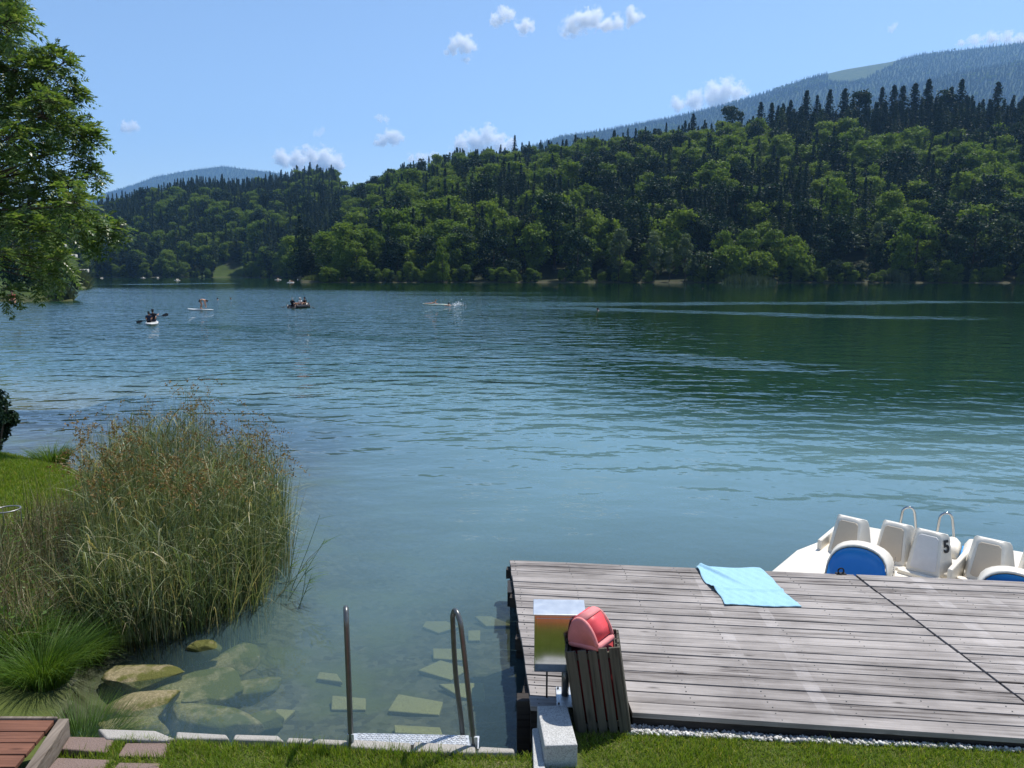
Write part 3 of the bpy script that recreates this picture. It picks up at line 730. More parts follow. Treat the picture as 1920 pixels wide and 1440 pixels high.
bz = bed(np.clip(WX, -23.9, 11.5), np.clip(WY, -5, 44)); bz = np.where((WY > 30) | (np.abs(WX) > 30), -4, bz)
bz = np.minimum(bz, np.where(shore_dist(WX, WY) < -.1, -.1, bz))
dp.data.foreach_set('value', (np.maximum(-bz, .0) * 1.25).astype(np.float32).ravel())
tag(link('lake_water', me, k.m, None, True), kind='structure')

# ================================================================== BLADES (grass, reeds)
def blades(base, hgt, lean, width, rng, seg=3, pw=1.6, droop=0.0, face=None):
    n = len(base); t = np.linspace(0, 1, seg + 1)
    hgt = np.asarray(hgt).reshape(-1, 1); width = np.asarray(width).reshape(-1, 1); droop = np.broadcast_to(np.asarray(droop, float).reshape(-1, 1), (n, 1))
    z = hgt * (t - droop * t ** 2.6); xy = lean[:, None, :] * (t ** pw)[None, :, None]
    C = np.concatenate([base[:, None, :2] + xy, (base[:, None, 2] + z)[..., None]], -1)
    a = rng.uniform(0, math.pi, n) if face is None else face
    side = np.stack([np.cos(a), np.sin(a), np.zeros(n)], -1)[:, None, :]
    w = width * np.maximum(0.06, (1 - t) ** 0.65) * 0.5
    V = np.stack([C - side * w[..., None], C + side * w[..., None]], 2).reshape(-1, 3)
    i = np.arange(n)[:, None] * (seg + 1) * 2 + np.arange(seg)[None] * 2
    F = np.stack([i, i + 1, i + 3, i + 2], -1).reshape(-1, 4)
    return V, F
def join_vf(parts):
    Vs, Fs, b = [], [], 0
    for V, F in parts: Vs.append(V); Fs.append(F + b); b += len(V)
    return np.concatenate(Vs), np.concatenate(Fs)
def in_poly(X, Y, poly):
    ins = np.zeros(X.shape, bool)
    for i in range(len(poly)):
        (x0, y0), (x1, y1) = poly[i], poly[(i + 1) % len(poly)]
        ins ^= ((y0 > Y) != (y1 > Y)) & (X < (x1 - x0) * (Y - y0) / (y1 - y0 + 1e-12) + x0)
    return ins
def sample_poly(rng, poly, n):
    xs = [p[0] for p in poly]; ys = [p[1] for p in poly]; out = np.zeros((0, 2))
    while len(out) < n:
        P = np.stack([rng.uniform(min(xs), max(xs), n * 2), rng.uniform(min(ys), max(ys), n * 2)], -1)
        out = np.concatenate([out, P[in_poly(P[:, 0], P[:, 1], poly)]])
    return out[:n]
LAWN = leafmat('lawn_blade', [(0, (.095, .165, .016)), (.45, (.165, .260, .026)), (.85, (.24, .31, .045)), (1, (.40, .35, .16))], .45, .5, .25, 1.0)
SEDGE = leafmat('sedge_blade', [(0, (.040, .095, .012)), (.5, (.075, .150, .020)), (1, (.125, .195, .040))], .4, .45, .3, 1.0)
REED = leafmat('reed_blade', [(0, (.030, .060, .022)), (.30, (.085, .130, .050)), (.6, (.175, .220, .105)), (.82, (.32, .33, .19)), (1, (.42, .36, .20))], .32, .4, .4, 1.0)
STRAW = leafmat('dry_stalk', [(0, (.085, .075, .040)), (.5, (.20, .165, .095)), (1, (.36, .30, .20))], .25, .6, .2, 1.0)
PANICLE = leafmat('seed_head', [(0, (.085, .058, .024)), (.5, (.180, .118, .048)), (1, (.270, .200, .10))], .3, .7, .1, 1.0)
rng = np.random.default_rng(5)
# ---- lawn in front, and the lawn tongue on the bank
STONE_LINE = [gp(170, 1368, .3), gp(430, 1385, .3), gp(650, 1394, .3), gp(960, 1406, .3)]
front = [(-3.5, 3.62), (-3.5, 4.95), (-3.1, 4.85), (-2.75, 4.74), (-1.1, 4.62), (.1, 4.58), (.22, 4.52), (.5, 4.78), (GL.x, GL.y + .015), (GR.x, GR.y + .015), (6, GL.y + gs * (6 - GL.x)), (6, 4.05), (6, 3.62)]
Pf = sample_poly(rng, front, 120000)
PVX = [[(480, 1108), (795, 1118), (742, 1218), (425, 1198)], [(872, 1152), (1182, 1150), (1142, 1252), (808, 1245)], [(395, 1258), (762, 1268), (700, 1350), (330, 1340)], [(822, 1288), (1112, 1294), (1100, 1352), (770, 1346)], [(-1400, 970), (490, 975), (130, 1500), (-1400, 1500)]]
onpv = np.zeros(len(Pf), bool)
for q in PVX: onpv |= in_poly(Pf[:, 0], Pf[:, 1], [tuple(gp(x * .2708, 1080 + y * .2708, .33)[:2]) for x, y in q])
keep = ~onpv & ~((Pf[:, 0] > .13) & (Pf[:, 0] < .47) & (Pf[:, 1] > 4.40) & (Pf[:, 1] < 4.95)) & ~((Pf[:, 1] < 3.95) & (rng.random(len(Pf)) < .6))
Pf = Pf[keep]
bank = [(-11, 12.2), (-11, 14.2), (-9.6, 13.9), (-8.0, 13.0), (-7.3, 12.4), (-6.7, 11.2), (-6.0, 9.9), (-6.0, 8.6), (-5.8, 7.4), (-7.2, 7.4), (-9, 9.5)]
Pb = sample_poly(rng, bank, 85000)
P2 = np.concatenate([Pf, Pb]); n = len(P2)
nbk = np.concatenate([np.zeros(len(Pf)), np.ones(len(Pb))])
base = np.concatenate([P2, bed(P2[:, 0], P2[:, 1])[:, None] - .005], 1)
hh = rng.uniform(.022, .055, n) * (1 + .7 * nbk) * (1 + 1.3 * np.clip(fbm(P2[:, 0] / .35, P2[:, 1] / .35, 3, 3), -.3, .5))
edge = np.clip(1 - np.abs(P2[:, 1] - 4.60) / .10, 0, 1) * (P2[:, 0] < .2); hh = hh * (1 + edge * rng.uniform(0, 1.4, n))
V, F = blades(base, hh, rng.normal(0, .022, (n, 2)), rng.uniform(.004, .008, n) * (1 + .8 * nbk), rng, 2)
o = link('grass', mesh_np('grass', V, F), LAWN); tag(o, 'short sunlit lawn along the water edge', kind='stuff')

def plant(name, label, cat='grass', group=None): return empty(name, (0, 0, 0), 0, label, cat, group)
def tuft(name, label, cx, cy, r, n, h, mat, seed, arch=.6, w=.006, group=None, z=None, cat='grass', out=1.0):
    rg = np.random.default_rng(seed); a = rg.uniform(0, 6.283, n); rr = r * np.sqrt(rg.random(n)) * .55
    z = float(bed(cx, cy)) if z is None else z
    B = np.stack([rr * np.cos(a), rr * np.sin(a), np.full(n, -.03)], -1)
    H = h * rg.uniform(.55, 1.1, n); l = np.stack([np.cos(a), np.sin(a)], -1) * (rr / r * 1.2 + .25)[:, None] * H[:, None] * out + rg.normal(0, .06 * h, (n, 2))
    V, F = blades(B, H, l, rg.uniform(.6, 1.2, n) * w, rg, 5, 1.7, rg.uniform(.1, arch, n))
    o = link(name, mesh_np(name, V, F), mat); o.location = (cx, cy, z); return tag(o, label, cat, group)
SG = 'grass clumps on the bank'
c0 = gp(128, 1352, .2)
tuft('grass_tuft', 'bright green mounded grass tuft right above the reddish wooden platform', c0.x, c0.y + .12, .36, 2600, .50, SEDGE, 1, .75, .006, SG, out=.9)
c0 = gp(75, 1235, .25); tuft('grass_tuft', 'fresh green grass tuft behind the mounded one, higher on the bank', c0.x, c0.y, .42, 1600, .55, SEDGE, 2, .6, .007, SG)
c0 = gp(150, 1200, .15); tuft('grass_tuft', 'yellow green grass tuft at the foot of the reed bed', c0.x, c0.y, .38, 1300, .42, SEDGE, 3, .7, .006, SG)
c0 = gp(20, 1190, .3); tuft('grass_tuft', 'yellow green grass tuft cut by the edge of the view below the arching blades', c0.x, c0.y, .4, 1300, .45, SEDGE, 4, .7, .007, SG)
c0 = gp(98, 860, .1); tuft('grass_tuft', 'small lone dark green grass tuft at the tip of the lawn', c0.x, c0.y, .42, 600, .50, SEDGE, 6, .4, .014, SG, out=.8)
c0 = gp(8, 1120, .3); tuft('arching_grass', 'broad pale arching grass blades at the edge of the view', c0.x - .15, c0.y, .3, 60, .72, leafmat('pale_blade', [(0, (.11, .15, .06)), (1, (.2, .25, .12))], .4), 7, .85, .022, None, cat='grass', out=1.0)

# ---- the big reed bed
rb = plant('reed_bed', 'tall tangled reed bed with brown seed heads standing in the shallows', 'reeds')
outline = [(-4.15, 6.75), (-3.5, 6.7), (-3.0, 7.0), (-2.70, 7.7), (-2.62, 8.4), (-2.9, 9.2), (-3.6, 10.2), (-4.6, 10.9), (-5.6, 10.9), (-5.5, 9.4), (-4.9, 8.2), (-4.4, 7.4)]
cx, cy = -3.75, 8.5
def reed_h(P):
    """the stand is tallest at the back and in the middle"""
    b = sstep(6.6, 8.6, P[:, 1]); peak = .30 * np.exp(-((P[:, 0] + 4.75) / .28) ** 2) * b - .24 * np.exp(-((P[:, 0] + 4.15) / .22) ** 2) * b
    return (1.00 + .58 * b - .34 * sstep(-3.1, -2.4, P[:, 0]) * (1 - .35 * b) + peak) * (1 + .55 * fbm(P[:, 0] / .38, P[:, 1] / .38, 19, 2))
def above(P): return np.maximum(bed(P[:, 0], P[:, 1]), -.35)
n = 4200; P = sample_poly(rng, outline, n); H = reed_h(P) * rng.uniform(.62, 1.04, n); z = above(P)
outw = np.stack([P[:, 0] - cx, P[:, 1] - cy], -1) * .035
lean = outw * H[:, None] + rng.normal(0, .085, (n, 2)) + np.array([.05, -.02])
V, F = blades(np.concatenate([P, z[:, None]], 1), H - z, lean, rng.uniform(.007, .012, n), rng, 5, 1.8)
link('stem', mesh_np('stem', V, F), REED, rb); stems = (P, H, lean)
parts = []
n = 5200; P = sample_poly(rng, outline, n); hz = reed_h(P); z = above(P); s = rng.uniform(.15, .75, n) * hz
a = rng.normal(-.6, 1.6, n); l = np.stack([np.cos(a), np.sin(a)], -1) * rng.uniform(.18, .52, n)[:, None] + np.stack([P[:, 0] - cx, P[:, 1] - cy], -1) * .05
parts.append(blades(np.concatenate([P, s[:, None]], 1), rng.uniform(.25, .6, n), l, rng.uniform(.008, .016, n), rng, 5, 1.3, rng.uniform(.2, 1.1, n)))
# long blades streaming over the front, combed to one side
n = 2200; fr_ = [(-4.3, 6.8), (-3.5, 6.65), (-2.95, 6.95), (-2.6, 7.6), (-3.0, 8.6), (-4.6, 8.6)]
P = sample_poly(rng, fr_, n); z = above(P); Hh = rng.uniform(.7, 1.25, n) * (.75 + .25 * reed_h(P))
l = np.stack([rng.normal(.12, .22, n), rng.normal(-.22, .18, n)], -1)
parts.append(blades(np.concatenate([P, z[:, None]], 1), Hh - z, l, rng.uniform(.009, .017, n), rng, 6, 1.7, rng.uniform(.0, .55, n)))
link('leaf', mesh_np('leaf', *join_vf(parts)), REED, rb)
n = 900; P = sample_poly(rng, outline, n); z = above(P); Hh = rng.uniform(.35, .95, n)
l = rng.normal(0, .25, (n, 2)) + np.array([.1, -.1])
V, F = blades(np.concatenate([P, z[:, None]], 1), Hh - z, l, rng.uniform(.006, .012, n), rng, 4, 1.1, rng.uniform(0, .7, n))
link('dead_stalk', mesh_np('dead_stalk', V, F), STRAW, rb)
# seed heads nod at the tips of the taller stems
P, H, lean = stems; sel = np.where((H > np.quantile(H, .45)) & (rng.random(len(H)) < .48))[0]
cl = fbm(P[:, 0] / .7, P[:, 1] / .7, 61, 2)
sel = sel[cl[sel] > -.05]
parts = []
m = 14; tip = np.concatenate([P[sel] + lean[sel], H[sel][:, None]], 1)
dirn = lean[sel] / (np.linalg.norm(lean[sel], axis=1, keepdims=True) + 1e-6)
for q in range(m):
    f = q / m; off = np.concatenate([dirn * (.13 * f)[..., None] if False else dirn * (.12 * f), np.full((len(sel), 1), .02 - .10 * f * f)], 1) + rng.normal(0, .013, (len(sel), 3))
    parts.append(quads(tip + off, sph(rng, len(sel)), rng.uniform(.011, .021, len(sel)), .45, rng))
link('seed_head', mesh_np('seed_head', *join_vf(parts)), PANICLE, rb)
# ---- lower, drier growth between the reeds and the lawn
ug = plant('bank_undergrowth', 'dry straw coloured and green waist high growth between lawn and reeds', 'undergrowth'); ug['kind'] = 'stuff'
zone = [(-4.2, 6.4), (-4.45, 7.2), (-5.0, 8.3), (-5.6, 9.5), (-6.0, 10.4), (-6.3, 9.9), (-6.1, 8.8), (-6.3, 7.6), (-6.0, 6.4), (-4.6, 5.9)]
n = 3000; P = sample_poly(rng, zone, n); z = above(P)
V1 = blades(np.concatenate([P, z[:, None]], 1), rng.uniform(.3, .85, n), rng.normal(0, .13, (n, 2)), rng.uniform(.006, .011, n), rng, 4, 1.4, rng.uniform(0, .45, n))
link('stalk', mesh_np('stalk', *V1), STRAW, ug)
n = 5200; P = sample_poly(rng, zone, n); z = above(P)
V2 = blades(np.concatenate([P, z[:, None]], 1), rng.uniform(.2, .62, n), rng.normal(0, .16, (n, 2)), rng.uniform(.006, .012, n), rng, 4, 1.3, rng.uniform(.1, .8, n))
link('blade', mesh_np('blade', *V2), REED, ug)
n = 3800; P = sample_poly(rng, zone, n); z = above(P) + rng.uniform(.03, .38, n)
link('leaf', mesh_np('leaf', *quads(np.concatenate([P, z[:, None]], 1), np.tile([0, 0, 1.0], (n, 1)), rng.uniform(.012, .030, n), .55, rng)), SEDGE, ug)
n = 130; P = sample_poly(rng, zone, n); z = above(P)
V4 = blades(np.concatenate([P, z[:, None]], 1), rng.uniform(.8, 1.15, n), rng.normal(0, .06, (n, 2)), np.full(n, .010), rng, 3)
link('thin_stem', mesh_np('thin_stem', *V4), REED, ug)
# ---- loose reeds leaning out over the water
lr = plant('leaning_reeds', 'few loose thin reeds leaning out over the open water beside the bed', 'reeds')
for j, (b, t) in enumerate([((545, 1110), (600, 965)), ((560, 1150), (575, 1055)), ((555, 1150), (585, 1075)), ((530, 1120), (560, 990)), ((535, 1135), (610, 1010)), ((505, 1140), (590, 1040)), ((540, 1100), (552, 1000))]):
    p = gp(b[0], b[1], -.05); q = at(t[0], t[1], p.y + .15); m = MB()
    m.tube([p, p.lerp(q, .5) + Vector((.02, 0, .03)), q], [.004, .0035, .002], 5); st = m.build('stem', REED, lr)
    rg = np.random.default_rng(60 + j); n = 7; tt = rg.uniform(.3, .95, n)
    B = np.array([list(p.lerp(q, x)) for x in tt]); a = rg.uniform(-.6, 1.0, n)
    V, F = blades(B, rg.uniform(.02, .16, n), np.stack([np.cos(a), np.sin(a) - .2], -1) * rg.uniform(.12, .34, n)[:, None], np.full(n, .013), rg, 4, 1.0, .3)
    link('leaf', mesh_np('leaf', V, F), SEDGE, st)

# ---- bush at the picture's left edge and the ash tree over the bank
def shrub(name, label, loc, rx, rz, n, size, mat, seed):
    rg = np.random.default_rng(seed); e = empty(name, loc, 0, label, 'shrub')
    d = sph(rg, n); rr = rg.uniform(.35, 1.05, (n, 1)) ** .6; L = rg.integers(0, 14, n); LC = sph(rg, 14) * np.array([rx * .68, rx * .68, rz * .75]) + np.array([0, 0, rz]); LR = rg.uniform(.30, .52, 14)
    P = d * rr * (LR[L] * rx)[:, None] + LC[L]
    P[:, 2] = np.maximum(P[:, 2], .02)
    link('foliage', mesh_np('foliage', *quads(P, d + [0, 0, .4], rg.uniform(.6, 1.2, n) * size, .5, rg)), mat, e)
    m = MB()
    for q in range(7):
        a = q * .9; m.tube([(0.05 * math.cos(a), .05 * math.sin(a), -.1), (rx * .4 * math.cos(a), rx * .4 * math.sin(a), rz), (rx * .6 * math.cos(a), rx * .6 * math.sin(a), rz * 1.6)], [.02, .012, .005], 5)
    m.build('stem', BARK, e); return e
c0 = gp(-12, 838, .2)
shrub('waterside_bush', 'dark dense leafy bush at the very left edge above the lawn tip', (c0.x + .02, c0.y, .12), .50, .56, 9000, .045, GREEN_DARK, 5)

def ash_tree():
    TY = 14.0; base = Vector((-13.0, 14.6, .3))
    e = empty('ash_tree', base, 0, 'big near ash tree with feathery leaves hanging over the bank', 'tree')
    rg = np.random.default_rng(77); rnd = random.Random(5)
    # clumps of foliage: picture column, row, spread in metres, depth offset
    cl = []
    rows_ = [(-20, [-150, -90, -40, -5, 12]), (40, [-160, -100, -50, -10, 16]), (95, [-150, -90, -40, -5]), (130, [-120, -60, -10, 30, 62, 88]), (175, [-150, -90, -40, 10, 50, 84]), (215, [-120, -60, 0, 40, 80, 118]),
             (255, [-150, -90, -30, 20, 62, 108, 140]), (300, [-120, -60, 0, 45, 90]), (345, [-150, -90, -30, 22, 70, 100, 128]), (385, [-120, -60, 0, 50, 100, 130]),
             (425, [-150, -80, -20, 30, 82, 128, 165]), (465, [-120, -60, 0, 50, 100]), (490, [-100, -50, 55, 85, 105]), (518, [76, 92, 108])]
    for py_, pl in rows_:
        for px_ in pl: cl.append((px_ + rg.normal(0, 5), py_ + rg.normal(0, 7), rg.uniform(.26, .42) * (1 if py_ < 440 else .66 if py_ < 500 else .42), rg.normal(0, .9)))
    cl += [(95, 105, .20, -.3), (118, 118, .16, -.2), (140, 185, .18, 0), (138, 165, .13, 0), (160, 245, .22, .1), (172, 262, .18, 0), (150, 300, .14, 0), (165, 318, .13, .1), (178, 330, .15, 0),
           (170, 425, .24, 0), (190, 412, .18, 0), (212, 430, .16, .1), (228, 428, .12, .1), (180, 448, .2, 0), (18, 20, .22, 0), (22, 60, .2, 0), (4, 560, .06, -.3), (24, 548, .05, -.3)]
    hub = Vector((-12.2, 14.4, 4.2)); br = MB(); tips = []
    br.tube([base - base, hub - base - Vector((.4, .1, 2.2)), hub - base, Vector((-11.9, 14.3, 8.2)) - base], [.26, .2, .15, .06], 8)
    VV, NN, A1, A2, SZ = [], [], [], [], []
    for (px_, py_, sp, dy) in cl:
        c = at(px_, py_, TY + dy); nb = max(10, int(sp * 88))
        # a bough reaches from the stem to the clump
        mid = hub.lerp(c, .55) + Vector((rnd.uniform(-.1, .1), rnd.uniform(-.2, .2), rnd.uniform(-.1, .25))); start = Vector((-12.1, 14.35, max(2.4, min(7.6, 1.0 + .75 * c.z))))
        br.tube([start - base, mid - base, c - base], [.035, .018, .006], 5)
        for q in range(nb):
            d = Vector(sph(rg, 1)[0]); tipp = c + Vector((d.x * sp, d.y * sp * 1.2, d.z * sp * .8)) * rg.random() ** .5
            br.tube([c - base, c.lerp(tipp, .6) - base + Vector((0, 0, .02)), tipp - base], [.006, .004, .002], 3, False)
            for w in range(3):                                   # leaves at the twig end, opposite leaflets on a drooping stalk
                ax = (d + Vector(sph(rg, 1)[0]) * .9 + Vector((.25, -.1, .15))).normalized(); L = rg.uniform(.16, .27)
                sd = ax.cross(Vector((0, 0, 1)) + Vector(sph(rg, 1)[0]) * .5).normalized(); up = sd.cross(ax)
                org = c.lerp(tipp, rg.uniform(.5, 1.0))
                for u in range(4):
                    f = .3 + .7 * u / 3
                    for sg in (-1, 1):
                        o0 = org + ax * L * f - Vector((0, 0, .09 * f * f)); ld = (sd * sg * .8 + ax * .6 - Vector((0, 0, .25))).normalized()
                        VV.append(o0 + ld * .045 - base); A1.append(ld); A2.append(ld.cross(up).normalized()); SZ.append(rg.uniform(.75, 1.15))
                ld = (ax - Vector((0, 0, .4))).normalized(); VV.append(org + ax * L * 1.12 - Vector((0, 0, .1)) - base); A1.append(ld); A2.append(ld.cross(up).normalized()); SZ.append(1.0)
    C = np.array(VV); a1 = np.array(A1); a2 = np.array(A2); s = np.array(SZ)[:, None]
    V = np.stack([C - a1 * .047 * s, C + a2 * .017 * s - a1 * .008 * s, C + a1 * .052 * s, C - a2 * .017 * s - a1 * .008 * s], 1).reshape(-1, 3)
    cm = mesh_np('crown', V, np.arange(len(V)).reshape(-1, 4))
    link('crown', cm, leafmat('ash_leaf', [(0, (.040, .085, .024)), (.45, (.088, .160, .040)), (.8, (.135, .205, .064)), (1, (.20, .25, .105))], .5, .32, .55, 1.0), e)
    br.build('trunk', BARK, e, True)
ash_tree()
# ================================================================== SURFACE MATERIALS OF BUILT THINGS
def wood(name, light, dark, grain=1.0, axis='X', tracks=False, rough=.85):
    """weathered board: grain along the board, tone per board, knots and pale wear"""
    k = NT(name); oc = k.coord('Object'); ri = k.n('ShaderNodeNewGeometry').outputs['Random Per Island']
    off = k.n('ShaderNodeCombineXYZ'); k.l(k.math('MULTIPLY', ri, 37.0), off.inputs[0]); k.l(k.math('MULTIPLY', ri, 17.0), off.inputs[2])
    v = k.n('ShaderNodeVectorMath', operation='ADD'); k.l(oc, v.inputs[0]); k.l(off.outputs[0], v.inputs[1])
    sc = {'X': (1.3, 42, 42), 'Y': (42, 1.3, 42), 'Z': (42, 42, 1.3)}[axis]
    g1 = k.noise(k.mapping(v.outputs[0], tuple(s * grain for s in sc)), 1.0, 6, .62)
    sc2 = {'X': (.9, 9, 9), 'Y': (9, .9, 9), 'Z': (9, 9, .9)}[axis]
    g2 = k.noise(k.mapping(v.outputs[0], tuple(s * grain for s in sc2)), 1.0, 4, .6)
    f = k.math('ADD', k.math('MULTIPLY', g1, .62), k.math('MULTIPLY', g2, .5))
    f = k.math('ADD', k.math('MULTIPLY', k.math('SUBTRACT', f, .5), 1.35), k.math('ADD', .5, k.math('MULTIPLY', k.math('SUBTRACT', ri, .5), .20)))
    mid = tuple((a * .62 + b * .38) for a, b in zip(light, dark))
    col = k.ramp(f, [(.36, dark), (.46, mid), (.60, light), (.78, tuple(min(1, x * 1.28) for x in light))])
    kn = k.n('ShaderNodeTexVoronoi'); kn.inputs['Scale'].default_value = 1.0; k.l(k.mapping(v.outputs[0], {'X': (2.6, 9, 9), 'Y': (9, 2.6, 9), 'Z': (9, 9, 2.6)}[axis]), kn.inputs['Vector'])
    col = k.mix(k.ramp(kn.outputs['Distance'], [(.03, (.75,) * 3), (.16, (0, 0, 0))]), col, tuple(x * .5 for x in dark) + (1,))
    if tracks:
        sp = k.n('ShaderNodeSeparateXYZ'); k.l(oc, sp.inputs[0])
        # feet and boats have worn paler paths across the boards
        sk = k.math('ADD', sp.outputs[0], k.math('MULTIPLY', sp.outputs[1], .06))
        tot = None
        for x0, hw in ((1.66, .055), (2.10, .055), (3.86, .06), (4.36, .05)):
            d = k.math('ABSOLUTE', k.math('SUBTRACT', sk, x0)); b = k.math('LESS_THAN', d, hw)
            tot = b if tot is None else k.math('ADD', tot, b)
        pat = k.noise(k.mapping(oc, (3, 6.5, 1)), 1.0, 3, .6)
        tot = k.math('MULTIPLY', tot, k.ramp(pat, [(.42, (0, 0, 0)), (.66, (.45,) * 3)]), clamp=True)
        col = k.mix(tot, col, (.50, .47, .46, 1))
    col = k.mix(k.ramp(k.noise(oc, 1.1, 5, .65), [(.42, (0, 0, 0)), (.70, (.45,) * 3)]), col, tuple(x * .9 for x in dark) + (1,))
    k.principled(col, rough, 0, .2, k.bump(g1, .7, .004)); return k.m
DECKW = wood('weathered_deck_board', (.305, .280, .265), (.062, .052, .048), 1.0, 'X', True)
DARKW = wood('dark_wet_timber', (.050, .043, .038), (.018, .015, .013), 1.0, 'X')
BINW = wood('grey_green_slat', (.105, .098, .076), (.040, .038, .030), 1.4, 'Z')
REDW = wood('reddish_board', (.175, .080, .052), (.075, .033, .023), 1.3, 'X')
FRAMEW = wood('grey_frame_board', (.20, .165, .135), (.085, .065, .05), 1.3, 'Y')

def granite(name, base, speck=.35):
    k = NT(name); oc = k.coord('Object'); n1 = k.noise(oc, 120, 3, .8); n2 = k.noise(oc, 9, 4)
    c = k.ramp(n1, [(.36, tuple(b * (1 - speck * 1.4) for b in base)), (.5, base), (.66, tuple(min(1, b * (1 + speck)) for b in base))])
    c = k.mix(k.math('MULTIPLY', n2, .5), c, tuple(b * .62 for b in base) + (1,))
    k.principled(c, .85, 0, .2, k.bump(k.noise(oc, 60, 5, .7), .7, .006)); return k.m
GRANITE = granite('light_granite', (.46, .46, .45))
EDGE_ST = granite('edging_granite', (.36, .34, .31), .25)
PAVE = granite('porphyry_paver', (.20, .145, .125), .3)
CHROME = plain('polished_steel', (.40, .41, .42), .14, 1, .5, .04)
def brushed():
    k = NT('brushed_steel'); oc = k.coord('Object')
    n = k.noise(k.mapping(oc, (260, 260, 3)), 1, 3); c = k.ramp(n, [(.3, (.50, .50, .50)), (.7, (.62, .62, .61))])
    p = k.principled(c, .13, 1, .5, k.bump(n, .04, .001)); return k.m
STEEL = brushed()
GALV = plain('galvanised_plate', (.52, .54, .56), .45, .6, .5, .25, 30, 1, 200, .001)
DARKTUBE = plain('grey_steel_tube', (.12, .125, .125), .33, .6, .5, .15, 20)

# ================================================================== DECK
U = Vector((math.cos(R(-6.5)), math.sin(R(-6.5)), 0)); Vv = Vector((.075, 1, 0)).normalized()
DO = gp(996, 1325, DECK_Z)                                   # near left corner of the deck
def dk(u, v, z=0.0): return DO + U * u + Vv * v + Vector((0, 0, z))
far_l = gp(955, 1049, DECK_Z)
rel = far_l - DO; DEPTH = rel.y / (Vv.y - .0) if True else 2.7
EDGE_V = Vector((rel.x, rel.y, 0)).normalized()              # the short side runs slightly off square
NPL = 19; PW = 2.0
def deck_section(name, label, u0f, u1f, seed, notch=None):
    e = empty(name, (DO.x, DO.y, 0), math.atan2(U.y, U.x), label, 'deck')
    Mi = e.matrix_basis.inverted() if False else (Matrix.Translation((DO.x, DO.y, 0)) @ Matrix.Rotation(math.atan2(U.y, U.x), 4, 'Z')).inverted()
    rnd = random.Random(seed); m = MB()
    for i in range(NPL):
        v0, v1 = i / NPL, (i + 1) / NPL
        runs = [(u0f(v0), u1f(v0))]
        if notch and i < notch[2]: runs = [(u0f(v0), notch[0]), (notch[1], u1f(v0))]
        for (ua, ub) in runs:
            ua += rnd.uniform(-.006, .006) if ua < .2 else 0; dz = rnd.uniform(-.003, .003); tl = rnd.uniform(-.002, .002)
            g = .0055 + rnd.uniform(0, .003)
            pts = []
            for (u, v) in ((ua, v0), (ub, v0), (ub, v1), (ua, v1)):
                p = DO + U * u + VD * v; pts.append(p)
            dirv = VD.normalized() * g
            pts = [pts[0] + dirv, pts[1] + dirv, pts[2] - dirv, pts[3] - dirv]
            top = [Mi @ Vector((p.x, p.y, DECK_Z + dz + (tl if q in (1, 2) else -tl))) for q, p in enumerate(pts)]
            bot = [Vector((p.x, p.y, p.z - .038)) for p in top]
            m.hexa(bot, top)
    nf = len(m.f)                                            # rusty screw heads over the bearers
    for i in range(NPL):
        for u in np.arange(.06 if u0f(0) < 1 else 3.78, 3.45 if u0f(0) < 1 else 5.8, .565):
            for q in (.27, .73):
                if notch and i < notch[2] and abs(u - (notch[0] + notch[1]) / 2) < .3: continue
                p = DO + U * (u + rnd.uniform(-.012, .012)) + VD * ((i + q + rnd.uniform(-.05, .05)) / NPL); p = Mi @ Vector((p.x, p.y, DECK_Z))
                m.tube([p + Vector((0, 0, -.004)), p + Vector((0, 0, .0045))], .0055, 6)
    o = m.build('decking', DECKW, e, False, .004, 2); o.data.materials.append(DARKTUBE)
    for q, pf in enumerate(o.data.polygons): pf.material_index = int(q >= nf)
    return e, Mi
VD = Vector((rel.x, rel.y, 0))
seam_n, seam_f = gp(1920, 1315, DECK_Z), gp(1601, 1077, DECK_Z)
def u_of(P): # u coordinate at a point, with oblique axes U, VD
    d = P - DO; det = U.x * VD.y - U.y * VD.x
    return (d.x * VD.y - d.y * VD.x) / det, (U.x * d.y - U.y * d.x) / det
(un, vn), (uf, vf) = u_of(seam_n), u_of(seam_f)
def useam(v): return un + (uf - un) * (v - vn) / (vf - vn)
bin_c = gp(1128, 1373, LAWN_Z)
nb = u_of(Vector((bin_c.x, bin_c.y + .2, 0)))
deckA, MiA = deck_section('wooden_deck', 'weathered grey plank bathing deck with a light blue towel lying on it', lambda v: 0.0, lambda v: useam(v) - .012, 3, (nb[0] - .23, nb[0] + .22, 2))
deckB, MiB = deck_section('wooden_deck', 'second grey plank deck section beyond the diagonal dark gap', lambda v: useam(v) + .012, lambda v: 5.9, 4)
m = MB()                                                    # bearers and fascia under the boards
for v in (.12, .42, .72, .97):
    p0, p1 = DO + VD * v - U * .035, DO + VD * v + U * 3.4
    m.tube([Vector((p0.x, p0.y, DECK_Z - .115)), Vector((p1.x, p1.y, DECK_Z - .115))], .07, 4)
b = m.build('bearer', DARKW); b.parent = deckA; b.matrix_parent_inverse = MiA
m = MB()
for ua, ub in ((-.0, nb[0] - .24), (nb[0] + .23, 3.6)):
    q = [DO + U * ua + VD * .012, DO + U * ub + VD * .012, DO + U * ub + VD * .03, DO + U * ua + VD * .03]
    m.hexa([Vector((p.x, p.y, LAWN_Z - .22)) for p in q], [Vector((p.x, p.y, DECK_Z - .042)) for p in q])
b = m.build('fascia', DARKW); b.parent = deckA; b.matrix_parent_inverse = MiA
for v in (.2, .55, .93):
    for u in (.06, 1.8, 3.3):
        p = DO + U * u + VD * v; m = MB(); m.box((p.x, p.y, -.75), (.13, .13, 2.1)); b = m.build('pile', DARKW); b.parent = deckA; b.matrix_parent_inverse = MiA
m = MB()
